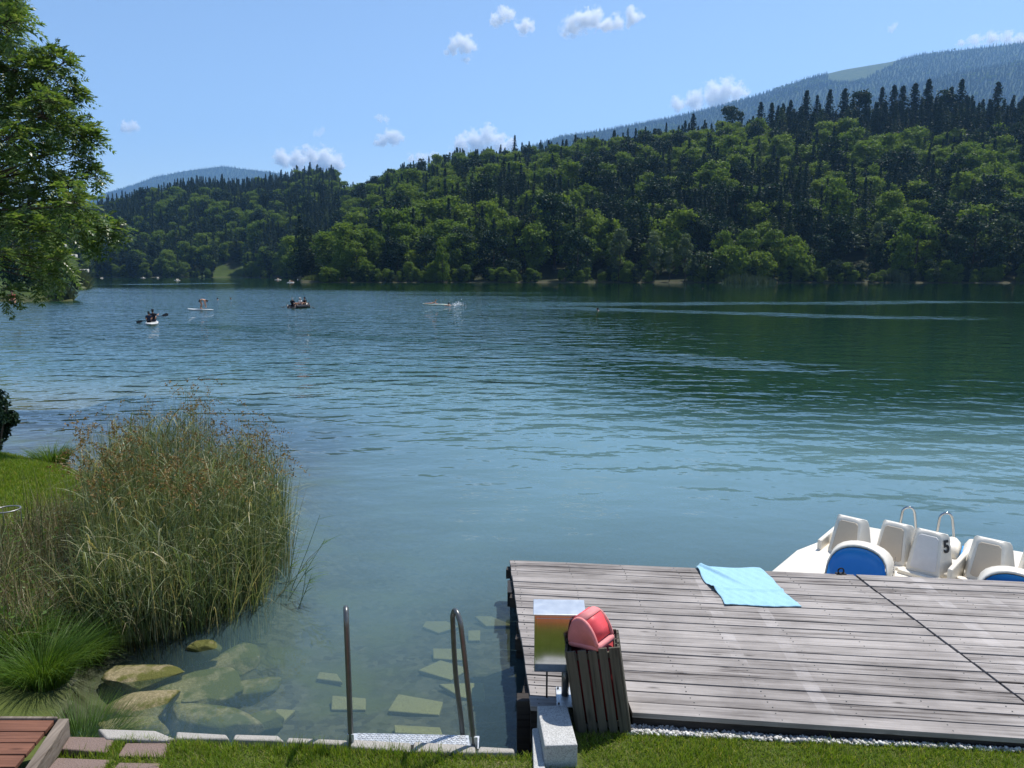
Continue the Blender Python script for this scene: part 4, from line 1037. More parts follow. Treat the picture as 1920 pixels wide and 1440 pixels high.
q = [DO + U * 3.75 + VD * .012, DO + U * 5.9 + VD * .012, DO + U * 5.9 + VD * .03, DO + U * 3.75 + VD * .03]
m.hexa([Vector((p.x, p.y, LAWN_Z - .22)) for p in q], [Vector((p.x, p.y, DECK_Z - .042)) for p in q])
b = m.build('fascia', DARKW); b.parent = deckB; b.matrix_parent_inverse = MiB
for v in (.2, .9):
    for u in (4.0, 5.7):
        p = DO + U * u + VD * v; m = MB(); m.box((p.x, p.y, -.75), (.13, .13, 2.1)); b = m.build('pile', DARKW); b.parent = deckB; b.matrix_parent_inverse = MiB
# fender block on the deck's side, far end, and a short dark mooring post at the near corner
p = gp(958, 1098, DECK_Z - .05); m = MB(); m.box((p.x - .01, p.y, DECK_Z - .13), (.05, .30, .15)); b = m.build('fender_block', plain('black_rubber', (.015, .014, .014), .6)); b.parent = deckA; b.matrix_parent_inverse = MiA
for px_, py_, s, zt in ((986, 1290, .10, .40),):
    p = gp(px_, py_, zt); m = MB(); m.box((p.x - .02, p.y - .12, zt - .55), (s, s * 1.1, 1.1)); o = m.build('timber_post', DARKW, None, False, .006); tag(o, 'dark square timber post at the near corner of the deck in the water', 'post')
# small black mooring eye at the far edge of the deck
m = MB(); p = gp(1574, 1074, DECK_Z); ring = [Vector((p.x + .03 * math.cos(a), p.y - .03, DECK_Z + .032 + .03 * math.sin(a))) for a in [2 * math.pi * i / 14 for i in range(15)]]
m.tube(ring, .008, 6, False); m.box((p.x, p.y - .03, DECK_Z + .003), (.10, .05, .012)); o = m.build('mooring_ring', plain('black_iron', (.02, .02, .022), .5, .6)); o.parent = deckA; o.matrix_parent_inverse = MiA

# ---- towel
def towel():
    cs = [gp(1301, 1064, DECK_Z), gp(1424, 1067, DECK_Z), gp(1504, 1140, DECK_Z), gp(1361, 1136, DECK_Z)]
    n = 46; V, F = [], []
    rg = random.Random(2)
    for j in range(n + 1):
        for i in range(n + 1):
            s, t = i / n, j / n
            p = cs[0] * (1 - s) * (1 - t) + cs[1] * s * (1 - t) + cs[2] * s * t + cs[3] * (1 - s) * t
            wv = float(fbm(np.array(s * 4.0), np.array(t * 4.0), 4, 3))
            p.x += .018 * math.sin(t * 9 + 1) * (1 - s) + .016 * math.sin(t * 6 + .4) * s
            p.y += .012 * math.sin(s * 8)
            z = .012 + .026 * max(0, wv) + .004 * math.sin(s * 40 + 6 * wv) * math.sin(t * 25)
            d = abs((t - .02) - (s - .10) * 1.05) / 1.4                      # a long diagonal crease
            z += .042 * math.exp(-(d / .022) ** 2) * (s < .62) * max(0, 1 - s * 1.3)
            z += .018 * math.exp(-((t - .62) / .02) ** 2) + .010 * math.exp(-((t - .92) / .03) ** 2) * (.5 + .5 * math.sin(s * 14))
            if s < .12: z += .02 * max(0, math.sin(t * 13)) * (1 - s / .12)
            V.append((p.x, p.y, DECK_Z + z))
    for j in range(n):
        for i in range(n):
            a = j * (n + 1) + i; F.append((a, a + 1, a + n + 2, a + n + 1))
    me = mesh_np('towel', np.array(V), np.array(F))
    k = NT('terry_cloth'); oc = k.coord('Object'); nz = k.noise(oc, 260, 2, .7)
    c = k.ramp(nz, [(.3, (.23, .44, .58)), (.7, (.36, .59, .72))]); p = k.principled(c, .95, 0, .05, k.bump(nz, .8, .003)); p.inputs['Sheen Weight'].default_value = .3
    o = link('towel', me, k.m, None, True); md = o.modifiers.new('thickness', 'SOLIDIFY'); md.thickness = .005; md.offset = 1
    tag(o, 'crumpled light blue towel spread on the wooden deck', 'towel')
towel()

# ---- stainless cabinet on a post
cx, cyF = float((gp(1050, 1268, .63)).x) - .0, 5.0
e = empty('steel_cabinet', (cx - .005, 5.10, DECK_Z), R(-2), 'brushed steel cabinet on a thin post at the corner of the deck', 'cabinet')
m = MB(); zb, zt = .235, .690
prof_ = [(-.10, zb + .07), (-.085, zb), (.09, zb), (.10, zb + .07), (.10, zt), (-.10, zt - .012)]
m.loft([[(x, y, z) for (y, z) in prof_] for x in (-.178, .178)]); m.build('box', STEEL, e, False, .004)
m = MB(); m.hexa([(-.186, -.112, zt - .016), (.186, -.112, zt - .016), (.186, .108, zt - .002), (-.186, .108, zt - .002)], [(-.186, -.112, zt - .002), (.186, -.112, zt - .002), (.186, .108, zt + .012), (-.186, .108, zt + .012)])
m.build('lid', plain('steel_top', (.60, .62, .64), .35, .8, .5, .06), e, False, .003)
m = MB(); m.box((0, -.1005, (zb + zt) / 2 + .03), (.325, .005, zt - zb - .13)); m.build('door', STEEL, e, False, .002)
m = MB(); m.tube([(.13, -.102, .50), (.13, -.112, .50)], .010, 12); m.build('lock', DARKTUBE, e, True)
m = MB(); m.tube([(.05, .0, .0), (.05, .0, zb + .02)], .028, 12); m.build('post', DARKTUBE, e, True)
m = MB(); m.tube([(-.085, -.02, .0), (-.085, -.02, zb + .02)], .007, 8); m.build('rod', plain('black_rod', (.02, .02, .02), .5), e, True)
m = MB(); m.box((.05, -.02, .006), (.13, .26, .008)); m.build('base_plate', GALV, e, False, .002)
for sx_ in (.0, .10):
    for sy_ in (-.12, .08): m = MB(); m.tube([(sx_, sy_, .008), (sx_, sy_, .022)], .008, 6); m.build('bolt', DARKTUBE, e)

# ---- slatted bin with red swing lid
e = empty('litter_bin', (bin_c.x + .03, bin_c.y + .135, LAWN_Z - .01), R(-5), 'leaning dark slatted wooden bin with a red swing lid', 'bin')
e.rotation_euler = (R(-2), R(-8.5), R(-6))
W, DP, HH = .36, .30, .62
for side, n, L in (('y', 5, W), ('x', 4, DP)):
    for sg in (-1, 1):
        for i in range(n):
            m = MB(); w = L / n - .013; c = -L / 2 + L * (i + .5) / n; dz = random.uniform(-.006, .006)
            if side == 'y': m.box((c, sg * (DP / 2), HH / 2 + dz), (w, .018, HH))
            else: m.box((sg * (W / 2 + .002), c, HH / 2 + dz), (.018, w, HH))
            m.build('slat', BINW, e, False, .003)
for z in (.06, HH - .055):
    m = MB()
    for sg in (-1, 1):
        m.box((0, sg * (DP / 2 - .020), z), (W - .018, .018, .04)); m.box((sg * (W / 2 - .018), 0, z), (.018, DP - .055, .036))
    m.build('frame', BINW, e)
PINK = plain('faded_red_plastic', (.60, .21, .21), .6, 0, .25, .12, 9); REDP = plain('red_plastic', (.70, .085, .10), .5, 0, .3, .06, 9)
m = MB(); m.loft([[(x * s, y * s, z) for x, y in rrect(.31, .25, .06)] for z, s in ((.03, .86), (.56, 1.0))]); m.build('liner', plain('red_bucket', (.30, .03, .035), .5), e, True)
# lid: a cowl, arched from front to back, open to both sides where the flap swings
lid = MB(); rings = []
def cowl(y, k_): # outline in x-z at depth y: a rounded peak
    out = []
    for i in range(17):
        t = i / 16; a = math.pi * t
        x = .150 * math.cos(a); z = .235 * (.55 * math.sin(a) + .45 * math.sin(a) ** 2.4 if abs(x) > 1e9 else math.sin(a) ** 1.0 * (.80 + .20 * math.sin(a)))
        out.append((x * (1 - .10 * k_), y, HH + .012 + z * (1 - .12 * k_)))
    return out
for y, k_ in ((-.128, 1.2), (-.122, .35), (-.105, 0.0)): rings.append(cowl(y, k_))
m = MB(); m.loft(rings, True, False); m.loft([[(x, -y, z) for x, y, z in r] for r in rings], True, False)
arch = [(x, z) for x, y, z in cowl(0, 0)]
band = lambda i0, i1: m.loft([[(x, y, z) for (x, z) in arch[i0:i1]] for y in (-.106, .106)], False, False)
band(6, 11)
m.loft([[(x * s, y * s, z) for x, y in rrect(.325, .265, .05)] for z, s in ((HH - .012, 1.0), (HH + .014, 1.0), (HH + .030, .95))], True)
lo = m.build('lid', PINK, e, True); lo.modifiers.new('t', 'SOLIDIFY').thickness = .006; lo.rotation_euler = (0, 0, R(-34)); lo.scale = (.86, .88, .86); lo.location = (-.005, 0, HH * .14)
m = MB()
fl = [(.040, .232), (.082, .190), (.118, .118), (.132, .045)]
m.loft([[(x, y, HH + z) for (x, z) in fl] + [(x - .012, y, HH + z - .004) for (x, z) in reversed(fl)] for y in (-.098, .098)])
m.loft([[(-x - .012, y, HH + z + .006) for (x, z) in fl] + [(-x, y, HH + z) for (x, z) in reversed(fl)] for y in (-.098, .098)])
f = m.build('flap', REDP, lo, True); f.parent = lo

# ---- granite block with its lower kerb
q = [gp(1007, 1323, .48), gp(1063, 1322, .48), gp(1083, 1396, .48), gp(1021, 1398, .48)]
m = MB(); top = [q[3], q[2], q[1], q[0]]; m.hexa([Vector((p.x, p.y, .10)) for p in top], top)
tag(m.build('granite_block', GRANITE, None, False, .008, 3), 'rough light granite block half in shadow between bin and water', 'stone block')
q = [gp(998, 1365, .36), gp(1010, 1364, .36), gp(1026, 1462, .36), gp(1001, 1462, .36)]
m = MB(); top = [q[3], q[2], q[1], q[0]]; m.hexa([Vector((p.x, p.y, -.2)) for p in top], top)
tag(m.build('granite_kerb', GRANITE, None, False, .008, 3), 'narrow lower granite kerb against the side of the granite block', 'kerb stone')

# ---- edging stones along the water
def slab(name, pix, ztop, thick, mat, label, cat, group=None, bev=.012, jit=.006, zf=None):
    rnd = random.Random(hash_(label)); pts = [gp(x, y, ztop) for x, y in pix]
    top = [Vector((p.x + rnd.uniform(-jit, jit), p.y + rnd.uniform(-jit, jit), ztop + rnd.uniform(-jit, jit) * .6)) for p in pts]
    c = sum(top, Vector()) / len(top); n = len(top); m = MB()
    vs = [v - c for v in top] + [Vector((v.x - c.x, v.y - c.y, -thick)) for v in top]
    m.add(vs, [tuple(range(n)), tuple(range(2 * n - 1, n - 1, -1))] + [(i, (i + 1) % n, n + (i + 1) % n, n + i) for i in range(n)])
    o = m.build(name, mat, None, False, bev, 3); o.location = c; return tag(o, label, cat, group)
def hash_(s): return sum(ord(ch) * (i + 1) for i, ch in enumerate(s))
EG = 'edging stones along the water'
for pix, lab in [
    ([(182, 1366), (292, 1368), (330, 1384), (312, 1389), (200, 1384)], 'irregular pale edging stone beside the grass tuft'),
    ([(332, 1371), (425, 1376), (430, 1385), (330, 1383)], 'long pale edging stone next to the irregular one'),
    ([(440, 1376), (522, 1379), (532, 1389), (436, 1387)], 'short pale edging stone in the middle of the row'),
    ([(540, 1381), (652, 1387), (652, 1396), (538, 1391)], 'edging stone with the shadow of the ladder rail on it'),
    ([(658, 1386), (770, 1391), (770, 1408), (656, 1400)], 'brownish edging stone under the metal step, near half'),
    ([(774, 1391), (892, 1397), (892, 1412), (774, 1408)], 'brownish edging stone under the metal step, far half'),
    ([(898, 1398), (965, 1401), (965, 1411), (896, 1411)], 'last edging stone between ladder and deck')]:
    slab('edging_stone', pix, .345, .75, EDGE_ST, lab, 'edging stone', EG, .014)
# ---- pavers and the small reddish platform
z8 = lambda x, y: (x * .2708, 1080 + y * .2708)
for pix, lab in [([(480, 1108), (795, 1118), (742, 1218), (425, 1198)], 'reddish stone paver nearest the grass tuft'),
                 ([(872, 1152), (1182, 1150), (1142, 1252), (808, 1245)], 'reddish stone paver touching the lawn'),
                 ([(395, 1258), (762, 1268), (700, 1350), (330, 1340)], 'lower reddish paver beside the wooden platform'),
                 ([(822, 1288), (1112, 1294), (1100, 1352), (770, 1346)], 'lower reddish paver cut by the frame edge beside the lawn')]:
    slab('stone_paver', [z8(*p) for p in pix], .334, .06, PAVE, lab, 'paving stone', 'reddish stone pavers', .010, .004)
e = empty('wooden_platform', (gp(60, 1400, .40).x, gp(60, 1400, .40).y, LAWN_Z), 0, 'small reddish board platform with a grey frame at the corner of the lawn', 'platform')
E0 = e.location.copy()
for ya, yb in ((985, 1072), (1078, 1150), (1156, 1232), (1240, 1322), (1330, 1420), (1428, 1520)):
    xr = lambda y: 470 - (y - 985) * .84 - 85
    q = [gp(*z8(-1400, yb), .43), gp(*z8(xr(yb), yb), .43), gp(*z8(xr(ya), ya), .43), gp(*z8(-1400, ya), .43)]
    m = MB(); m.hexa([p - E0 - Vector((0, 0, .03)) for p in q], [p - E0 for p in q]); m.build('board', REDW, e, False, .004)
m = MB(); q = [gp(*z8(70, 1480), .445), gp(*z8(105, 1480), .445), gp(*z8(478, 985), .445), gp(*z8(405, 985), .445)]
q[1] = gp(*z8(150, 1480), .445)
m.hexa([p - E0 - Vector((0, 0, .14)) for p in q], [p - E0 for p in q]); m.build('side_beam', FRAMEW, e, False, .006)
m = MB(); q = [gp(*z8(-1400, 984), .445), gp(*z8(400, 984), .445), gp(*z8(398, 970), .445), gp(*z8(-1400, 962), .445)]
m.hexa([p - E0 - Vector((0, 0, .14)) for p in q], [p - E0 for p in q]); m.build('back_beam', FRAMEW, e, False, .006)

# ---- boulders and slabs in the shallows
def boulder(label, px_, py_, rx, ry, rz, zc, mat, seed, name='boulder', rot=0.0):
    rg = np.random.default_rng(seed); bm = bmesh.new(); bmesh.ops.create_icosphere(bm, subdivisions=5, radius=1)
    cuts = [(Vector(sph(rg, 1)[0]), rg.uniform(.55, .85)) for _ in range(9)]
    for v in bm.verts:
        p = np.array(v.co); n = float(fbm(np.array(p[0] * 1.7 + seed * 3.1), np.array(p[1] * 1.3 + p[2] * .9), seed, 4)); v.co *= 1 + .55 * n
        for cn, cd in cuts:                                     # broken flat faces
            dq = v.co.dot(cn) - cd
            if dq > 0: v.co -= cn * dq * .85
        if v.co.z > .5: v.co.z = .5 + (v.co.z - .5) * .35
        v.co = Vector((v.co.x * rx, v.co.y * ry, v.co.z * rz))
    me = D.meshes.new(name); bm.to_mesh(me); bm.free()
    o = link(name, me, mat, None, True); p = gp(px_, py_, zc + rz * .3); o.location = (p.x, p.y, zc); o.rotation_euler = (0, 0, rot)
    return tag(o, label, 'boulder', 'boulders in the shallows')
def mossrock(name, moss):
    k = NT(name); oc = k.coord('Object'); f = k.noise(oc, 5.5, 5, .6)
    st = k.ramp(k.noise(oc, 24, 6, .75), [(.3, (.12, .105, .05)), (.55, (.25, .205, .11)), (.78, (.45, .38, .28))])
    c = k.mix(k.ramp(f, [(.62 - moss * .35, (0, 0, 0)), (.74 - moss * .35, (1, 1, 1))]), st, (.085, .088, .012, 1))
    k.principled(c, .7, 0, .35, k.bump(k.noise(oc, 34, 6, .75), .9, .02)); return k.m
RA, RB, RC = mossrock('rock_wet_edge', .25), mossrock('rock_half_moss', .55), mossrock('rock_moss', .85)
boulder('half emerged pale boulder with a mossy tip nearest the edging', 262, 1314, .33, .25, .13, -.045, RA, 11, rot=.2)
boulder('flat mossy boulder behind the half emerged pale one', 272, 1262, .38, .24, .11, -.05, RB, 12)
boulder('small round mossy boulder at the foot of the reeds', 380, 1210, .17, .13, .12, -.02, RC, 13)
boulder('flat sunken boulder beside the flat mossy one', 378, 1286, .42, .28, .14, -.15, RB, 14, rot=.5)
boulder('large sunken boulder near the edging stones', 385, 1345, .46, .27, .18, -.19, RB, 15, rot=-.2)
boulder('pale sunken boulder against the edging stones', 238, 1360, .30, .16, .14, -.11, RA, 16)
boulder('small sunken boulder between the larger ones', 328, 1312, .13, .11, .09, -.12, RA, 17)
boulder('sunken boulder out in front of the reeds', 440, 1232, .34, .22, .12, -.22, RB, 18, rot=1.0)
boulder('dark sunken boulder close behind the row of edging stones', 478, 1352, .24, .17, .12, -.30, RC, 19, rot=.4)
boulder('sunken boulder halfway between mossy round one and open water', 470, 1290, .28, .2, .12, -.30, RB, 20, rot=.1)
SLAB = granite('ochre_slab', (.27, .25, .13), .4)
z9 = lambda x, y: (460 + x * .28125, 1080 + y * .28125)
def sunk(pix, label):
    pp = [z9(*p) for p in pix]; cxp = sum(p[0] for p in pp) / len(pp); cyp = sum(p[1] for p in pp) / len(pp); z = -.4
    for _ in range(12): g = gp(cxp, cyp, z); z = float(bed(g.x, g.y)) + .05
    slab('stone_slab', pp, z, .05, SLAB, label, 'stone slab', 'sunken stone slabs', .012, .022)
for pix, lab in [
    ([(1030, 790), (1330, 830), (1280, 930), (960, 895)], 'largest yellowish slab under water in front of the ladder'),
    ([(580, 805), (795, 815), (800, 890), (580, 880)], 'yellowish slab under water crossed by the single rail'),
    ([(985, 985), (1310, 1010), (1310, 1050), (980, 1045)], 'yellowish slab under water right behind the metal step'),
    ([(1290, 560), (1500, 610), (1380, 695), (1140, 625)], 'pointed yellowish slab under water beside the double rail'),
    ([(1240, 485), (1470, 485), (1475, 552), (1245, 552)], 'yellowish slab under water behind the pointed one'),
    ([(1290, 705), (1580, 705), (1590, 830), (1430, 810)], 'yellowish slab under water behind the legs of the double rail'),
    ([(1200, 300), (1330, 300), (1425, 335), (1290, 378), (1190, 345)], 'faint slab far out under water between the rails'),
    ([(1480, 360), (1570, 360), (1575, 430), (1490, 430)], 'faint slab under water close to the deck'),
    ([(1530, 275), (1640, 270), (1780, 330), (1600, 330)], 'faintest slab under water nearest the far part of the deck'),
    ([(480, 650), (600, 650), (660, 705), (470, 690)], 'faint greenish slab under water left of the single rail'),
    ([(200, 880), (330, 880), (250, 960), (170, 960)], 'dull slab under water between boulders and the single rail')]: sunk(pix, lab)

# ---- gravel strip in front of the deck
rg = np.random.default_rng(9); n = 5200
poly = [(.80, GL.y + .02), (.80, 5.02), (2.4, 4.84), (4.6, 4.55), (4.6, GL.y + .02 + gs * (4.6 - GL.x)), (GR.x, GR.y + .02)]
P = sample_poly(rg, poly, n)
bm = bmesh.new(); bmesh.ops.create_icosphere(bm, subdivisions=1, radius=1); bv = np.array([v.co[:] for v in bm.verts]); bf = np.array([[v.index for v in f.verts] for f in bm.faces]); bm.free()
sc = rg.uniform(.007, .017, (n, 1, 1)) * rg.uniform(.6, 1.2, (n, 1, 3)); an = rg.uniform(0, 6.28, n)
vv = bv[None] * (1 + rg.normal(0, .14, (n, len(bv), 1))) * sc
vx = vv[..., 0] * np.cos(an)[:, None] - vv[..., 1] * np.sin(an)[:, None]; vy = vv[..., 0] * np.sin(an)[:, None] + vv[..., 1] * np.cos(an)[:, None]
zz = bed(P[:, 0], P[:, 1]) + rg.uniform(.0, .022, n)
V = np.stack([vx + P[:, 0, None], vy + P[:, 1, None], vv[..., 2] + np.maximum(zz, LAWN_Z - .055)[:, None]], -1).reshape(-1, 3)
F = (bf[None] + (np.arange(n) * len(bv))[:, None, None]).reshape(-1, 3)
k = NT('pebble'); ri = k.n('ShaderNodeNewGeometry').outputs['Random Per Island']
k.principled(k.ramp(ri, [(0, (.24, .23, .22)), (.4, (.42, .41, .40)), (.8, (.58, .57, .55)), (1, (.70, .69, .66))]), .8, 0, .3)
tag(link('gravel', mesh_np('gravel', V, F), k.m, None, True), 'strip of pale gravel between lawn and deck', kind='stuff')

# ---- bathing ladder: two looped hand rails, a chequered step, foot plates
lf, rf = gp(658, 1397, .32), gp(889, 1402, .32)
e = empty('bathing_ladder', ((lf.x + rf.x) / 2, (lf.y + rf.y) / 2, .32), 0, 'steel bathing ladder with two looped hand rails at the water edge', 'ladder')
L0 = e.location.copy(); 
for foot, lean, sk in ((lf, Vector((-.004, .0, 0)), Vector((-.22, 1, 0)).normalized()), (rf, Vector((-.06, .0, 0)), Vector((-.52, 1, 0)).normalized())):
    P0 = foot - L0
    def at_(a, z): return P0 + sk * a + lean * (max(0, z) / .9) + Vector((0, 0, z))
    path = smooth_path([at_(0, -.02), at_(.02, .35), at_(.055, .80), at_(.085, .895), at_(.135, .925), at_(.185, .885), at_(.21, .78), at_(.235, .40), at_(.20, .05), at_(.17, -.3), at_(.17, -1.0)], 6)
    m = MB(); m.tube(path, .0175, 12); m.build('handrail', DARKTUBE, e, True)
    m = MB(); m.box(P0 + Vector((0, -.005, .035)), (.048, .012, .10)); m.box(P0 + Vector((0, .06, -.004)), (.06, .14, .010)); m.build('foot_plate', GALV, e, False, .002)
m = MB(); a, b = lf - L0, rf - L0; d = (b - a).normalized(); nrm_ = Vector((-d.y, d.x, 0)); zt = .0
q = [a + d * .03 + nrm_ * .02, b - d * .03 + nrm_ * .02, b - d * .05 + nrm_ * .135, a + d * .01 + nrm_ * .135]
m.hexa([p + Vector((0, 0, -.035)) for p in q], [p + Vector((0, 0, zt)) for p in q])
for i in range(44):
    for j in range(5):
        s = (i + .5 + .5 * (j % 2)) / 45; t = (j + .5) / 5
        p = q[0].lerp(q[1], s).lerp(q[3].lerp(q[2], s), t) + Vector((0, 0, .002)); sg = 1 if (i + j) % 2 else -1
        m.tube([p - (d * sg + nrm_) * .006, p + (d * sg + nrm_) * .006], .0025, 4)
m.build('step', GALV, e)
m = MB()
for z in (-.32, -.62): m.box((a + b) / 2 + nrm_ * .20 + Vector((0, 0, z)), (.74, .10, .03), math.atan2(d.y, d.x))
m.build('lower_step', GALV, e)
# ---- metal ring on a stake at the picture's edge
p = at(13, 955, 8.4); e = empty('plant_ring', (p.x, p.y, float(bed(p.x, p.y))), 0, 'grey metal plant support ring standing in the bank growth', 'plant ring')
m = MB(); zr = p.z - e.location.z; m.tube([(.135 * math.cos(t), .135 * math.sin(t), zr) for t in [2 * math.pi * i / 32 for i in range(33)]], .009, 8, False); m.build('ring', plain('grey_wire', (.30, .31, .31), .4, .7), e, True)
m = MB()
for t in (0.4, 2.5, 4.6): m.tube([(.135 * math.cos(t), .135 * math.sin(t), -.1), (.135 * math.cos(t), .135 * math.sin(t), zr)], .006, 6)
m.build('stake', plain('green_stake', (.03, .06, .035), .5), e, True)
# ---- unseen terracotta floor, added for the orange reflection in the cabinet
k = NT('terracotta'); oc = k.pos(); br_ = k.n('ShaderNodeTexBrick'); br_.inputs['Color1'].default_value = (.34, .085, .030, 1); br_.inputs['Color2'].default_value = (.27, .065, .026, 1); br_.inputs['Mortar'].default_value = (.2, .1, .06, 1); br_.inputs['Scale'].default_value = 3; k.l(oc, br_.inputs['Vector'])
k.principled(br_.outputs[0], .8, 0, .2)
m = MB(); m.box((1.2, .62, .27), (5.5, 5.9, .14)); tag(m.build('unseen_terrace', k.m), kind='structure')
# ================================================================== PEDAL BOATS
WHITEP = plain('white_gelcoat', (.72, .675, .59), .38, 0, .5, .09, 3.5)
CREAM = plain('cream_plastic', (.52, .44, .34), .42, 0, .4, .05, 6)
BLUEP = plain('blue_plastic', (.045, .32, .80), .25, 0, .5, .06, 3)
BLACK = plain('black_paint', (.02, .02, .024), .5)
def text_mesh(name, cu, mat):
    t = D.objects.new(name, cu); COL.objects.link(t); me = D.meshes.new_from_object(t.evaluated_get(bpy.context.evaluated_depsgraph_get())); D.objects.remove(t)
    me.name = name; me.materials.clear(); return link(name, me, mat)
def seat(par, x, y, z, w, h, arm_l, arm_r, back_mat=None, yaw=0.0, number=None):
    s = empty('seat', (x, y, z), yaw); s.parent = par
    def prof(t):                                              # half widths (back, front) and fore-aft span at height fraction t
        ww = w * (1 - .30 * t); return ww * .40, ww * .56, .15 * t - .06, .15 * t - .06 + .27 * (1 - .5 * t)
    m = MB(); rings = []                                       # bucket shell: narrow back, flanks flaring forward
    for t in (0, .05, .35, .7, .9, .96, 1.0):
        bw, fw_, y0, y1 = prof(t); f = {.96: .94, 1.0: .80}.get(t, 1.0); bw *= f; fw_ *= f; y0 += (1 - f) * .08; y1 -= (1 - f) * .3; c_ = .18
        rings.append([(x, y, h * t) for x, y in ((-bw * (1 - c_), y0), (bw * (1 - c_), y0), (bw, y0 + .015), (fw_, y1 - .02), (fw_ * .93, y1), (-fw_ * .93, y1), (-fw_, y1 - .02), (-bw, y0 + .015))])
    m.loft(rings); m.build('backrest', WHITEP, s, True, .012, 2, 1)
    m = MB(); rings = []                                       # moulded back panel
    for t in (.08, .12, .3, .6, .86, .91):
        bw, fw_, y0, y1 = prof(t); hw = bw * (.62 if t in (.08, .91) else .80)
        rings.append([(-hw, y0 - .004, h * t), (hw, y0 - .004, h * t), (hw, y0 + .03, h * t), (-hw, y0 + .03, h * t)])
    m.loft(rings); m.build('back_panel', back_mat or CREAM, s, False, .006, 3)
    m = MB(); m.loft([[(px_, py_ + .30, zz) for px_, py_ in rrect(w * f, .56 * f2, .06)] for zz, f, f2 in ((-.12, .84, .9), (-.02, 1.0, 1.0), (.03, .98, .98))]); m.build('seat_base', WHITEP, s, True)
    m = MB(); m.loft([[(px_, py_ - .085, zz) for px_, py_ in rrect(w * 1.1, .10, .04)] for zz in (-.10, -.015, .0)]); m.build('rear_ledge', WHITEP, s, False, .012, 3)
    for sg, on in ((-1, arm_l), (1, arm_r)):
        if on:
            m = MB(); xx = sg * (w / 2 + .055)
            m.hexa([(xx - .03, -.06, -.2), (xx + .03, -.06, -.2), (xx + .03, .62, -.2), (xx - .03, .62, -.2)], [(xx - .026, -.05, .13), (xx + .026, -.05, .13), (xx + .026, .60, .20), (xx - .026, .60, .20)])
            m.build('armrest', WHITEP, s, False, .02, 3)
    if number:
        cu = D.curves.new('number', 'FONT'); cu.body = number; cu.size = .19; cu.align_x = 'CENTER'; cu.align_y = 'CENTER'; cu.extrude = .002; cu.offset = .006
        o = text_mesh('number', cu, BLACK); o.parent = s
        def fp(t, u):
            bw, fw_, y0, y1 = prof(t); return Vector((bw, y0 + .015, h * t)).lerp(Vector((fw_, y1 - .02, h * t)), u)
        ax = (fp(.68, .9) - fp(.68, .1)).normalized(); up0 = (fp(.9, .5) - fp(.5, .5)).normalized(); nz_ = ax.cross(up0).normalized(); upv = nz_.cross(ax)
        o.location = fp(.68, .5) + nz_ * .008
        o.rotation_euler = Matrix((ax, upv, nz_)).transposed().to_euler()
    return s
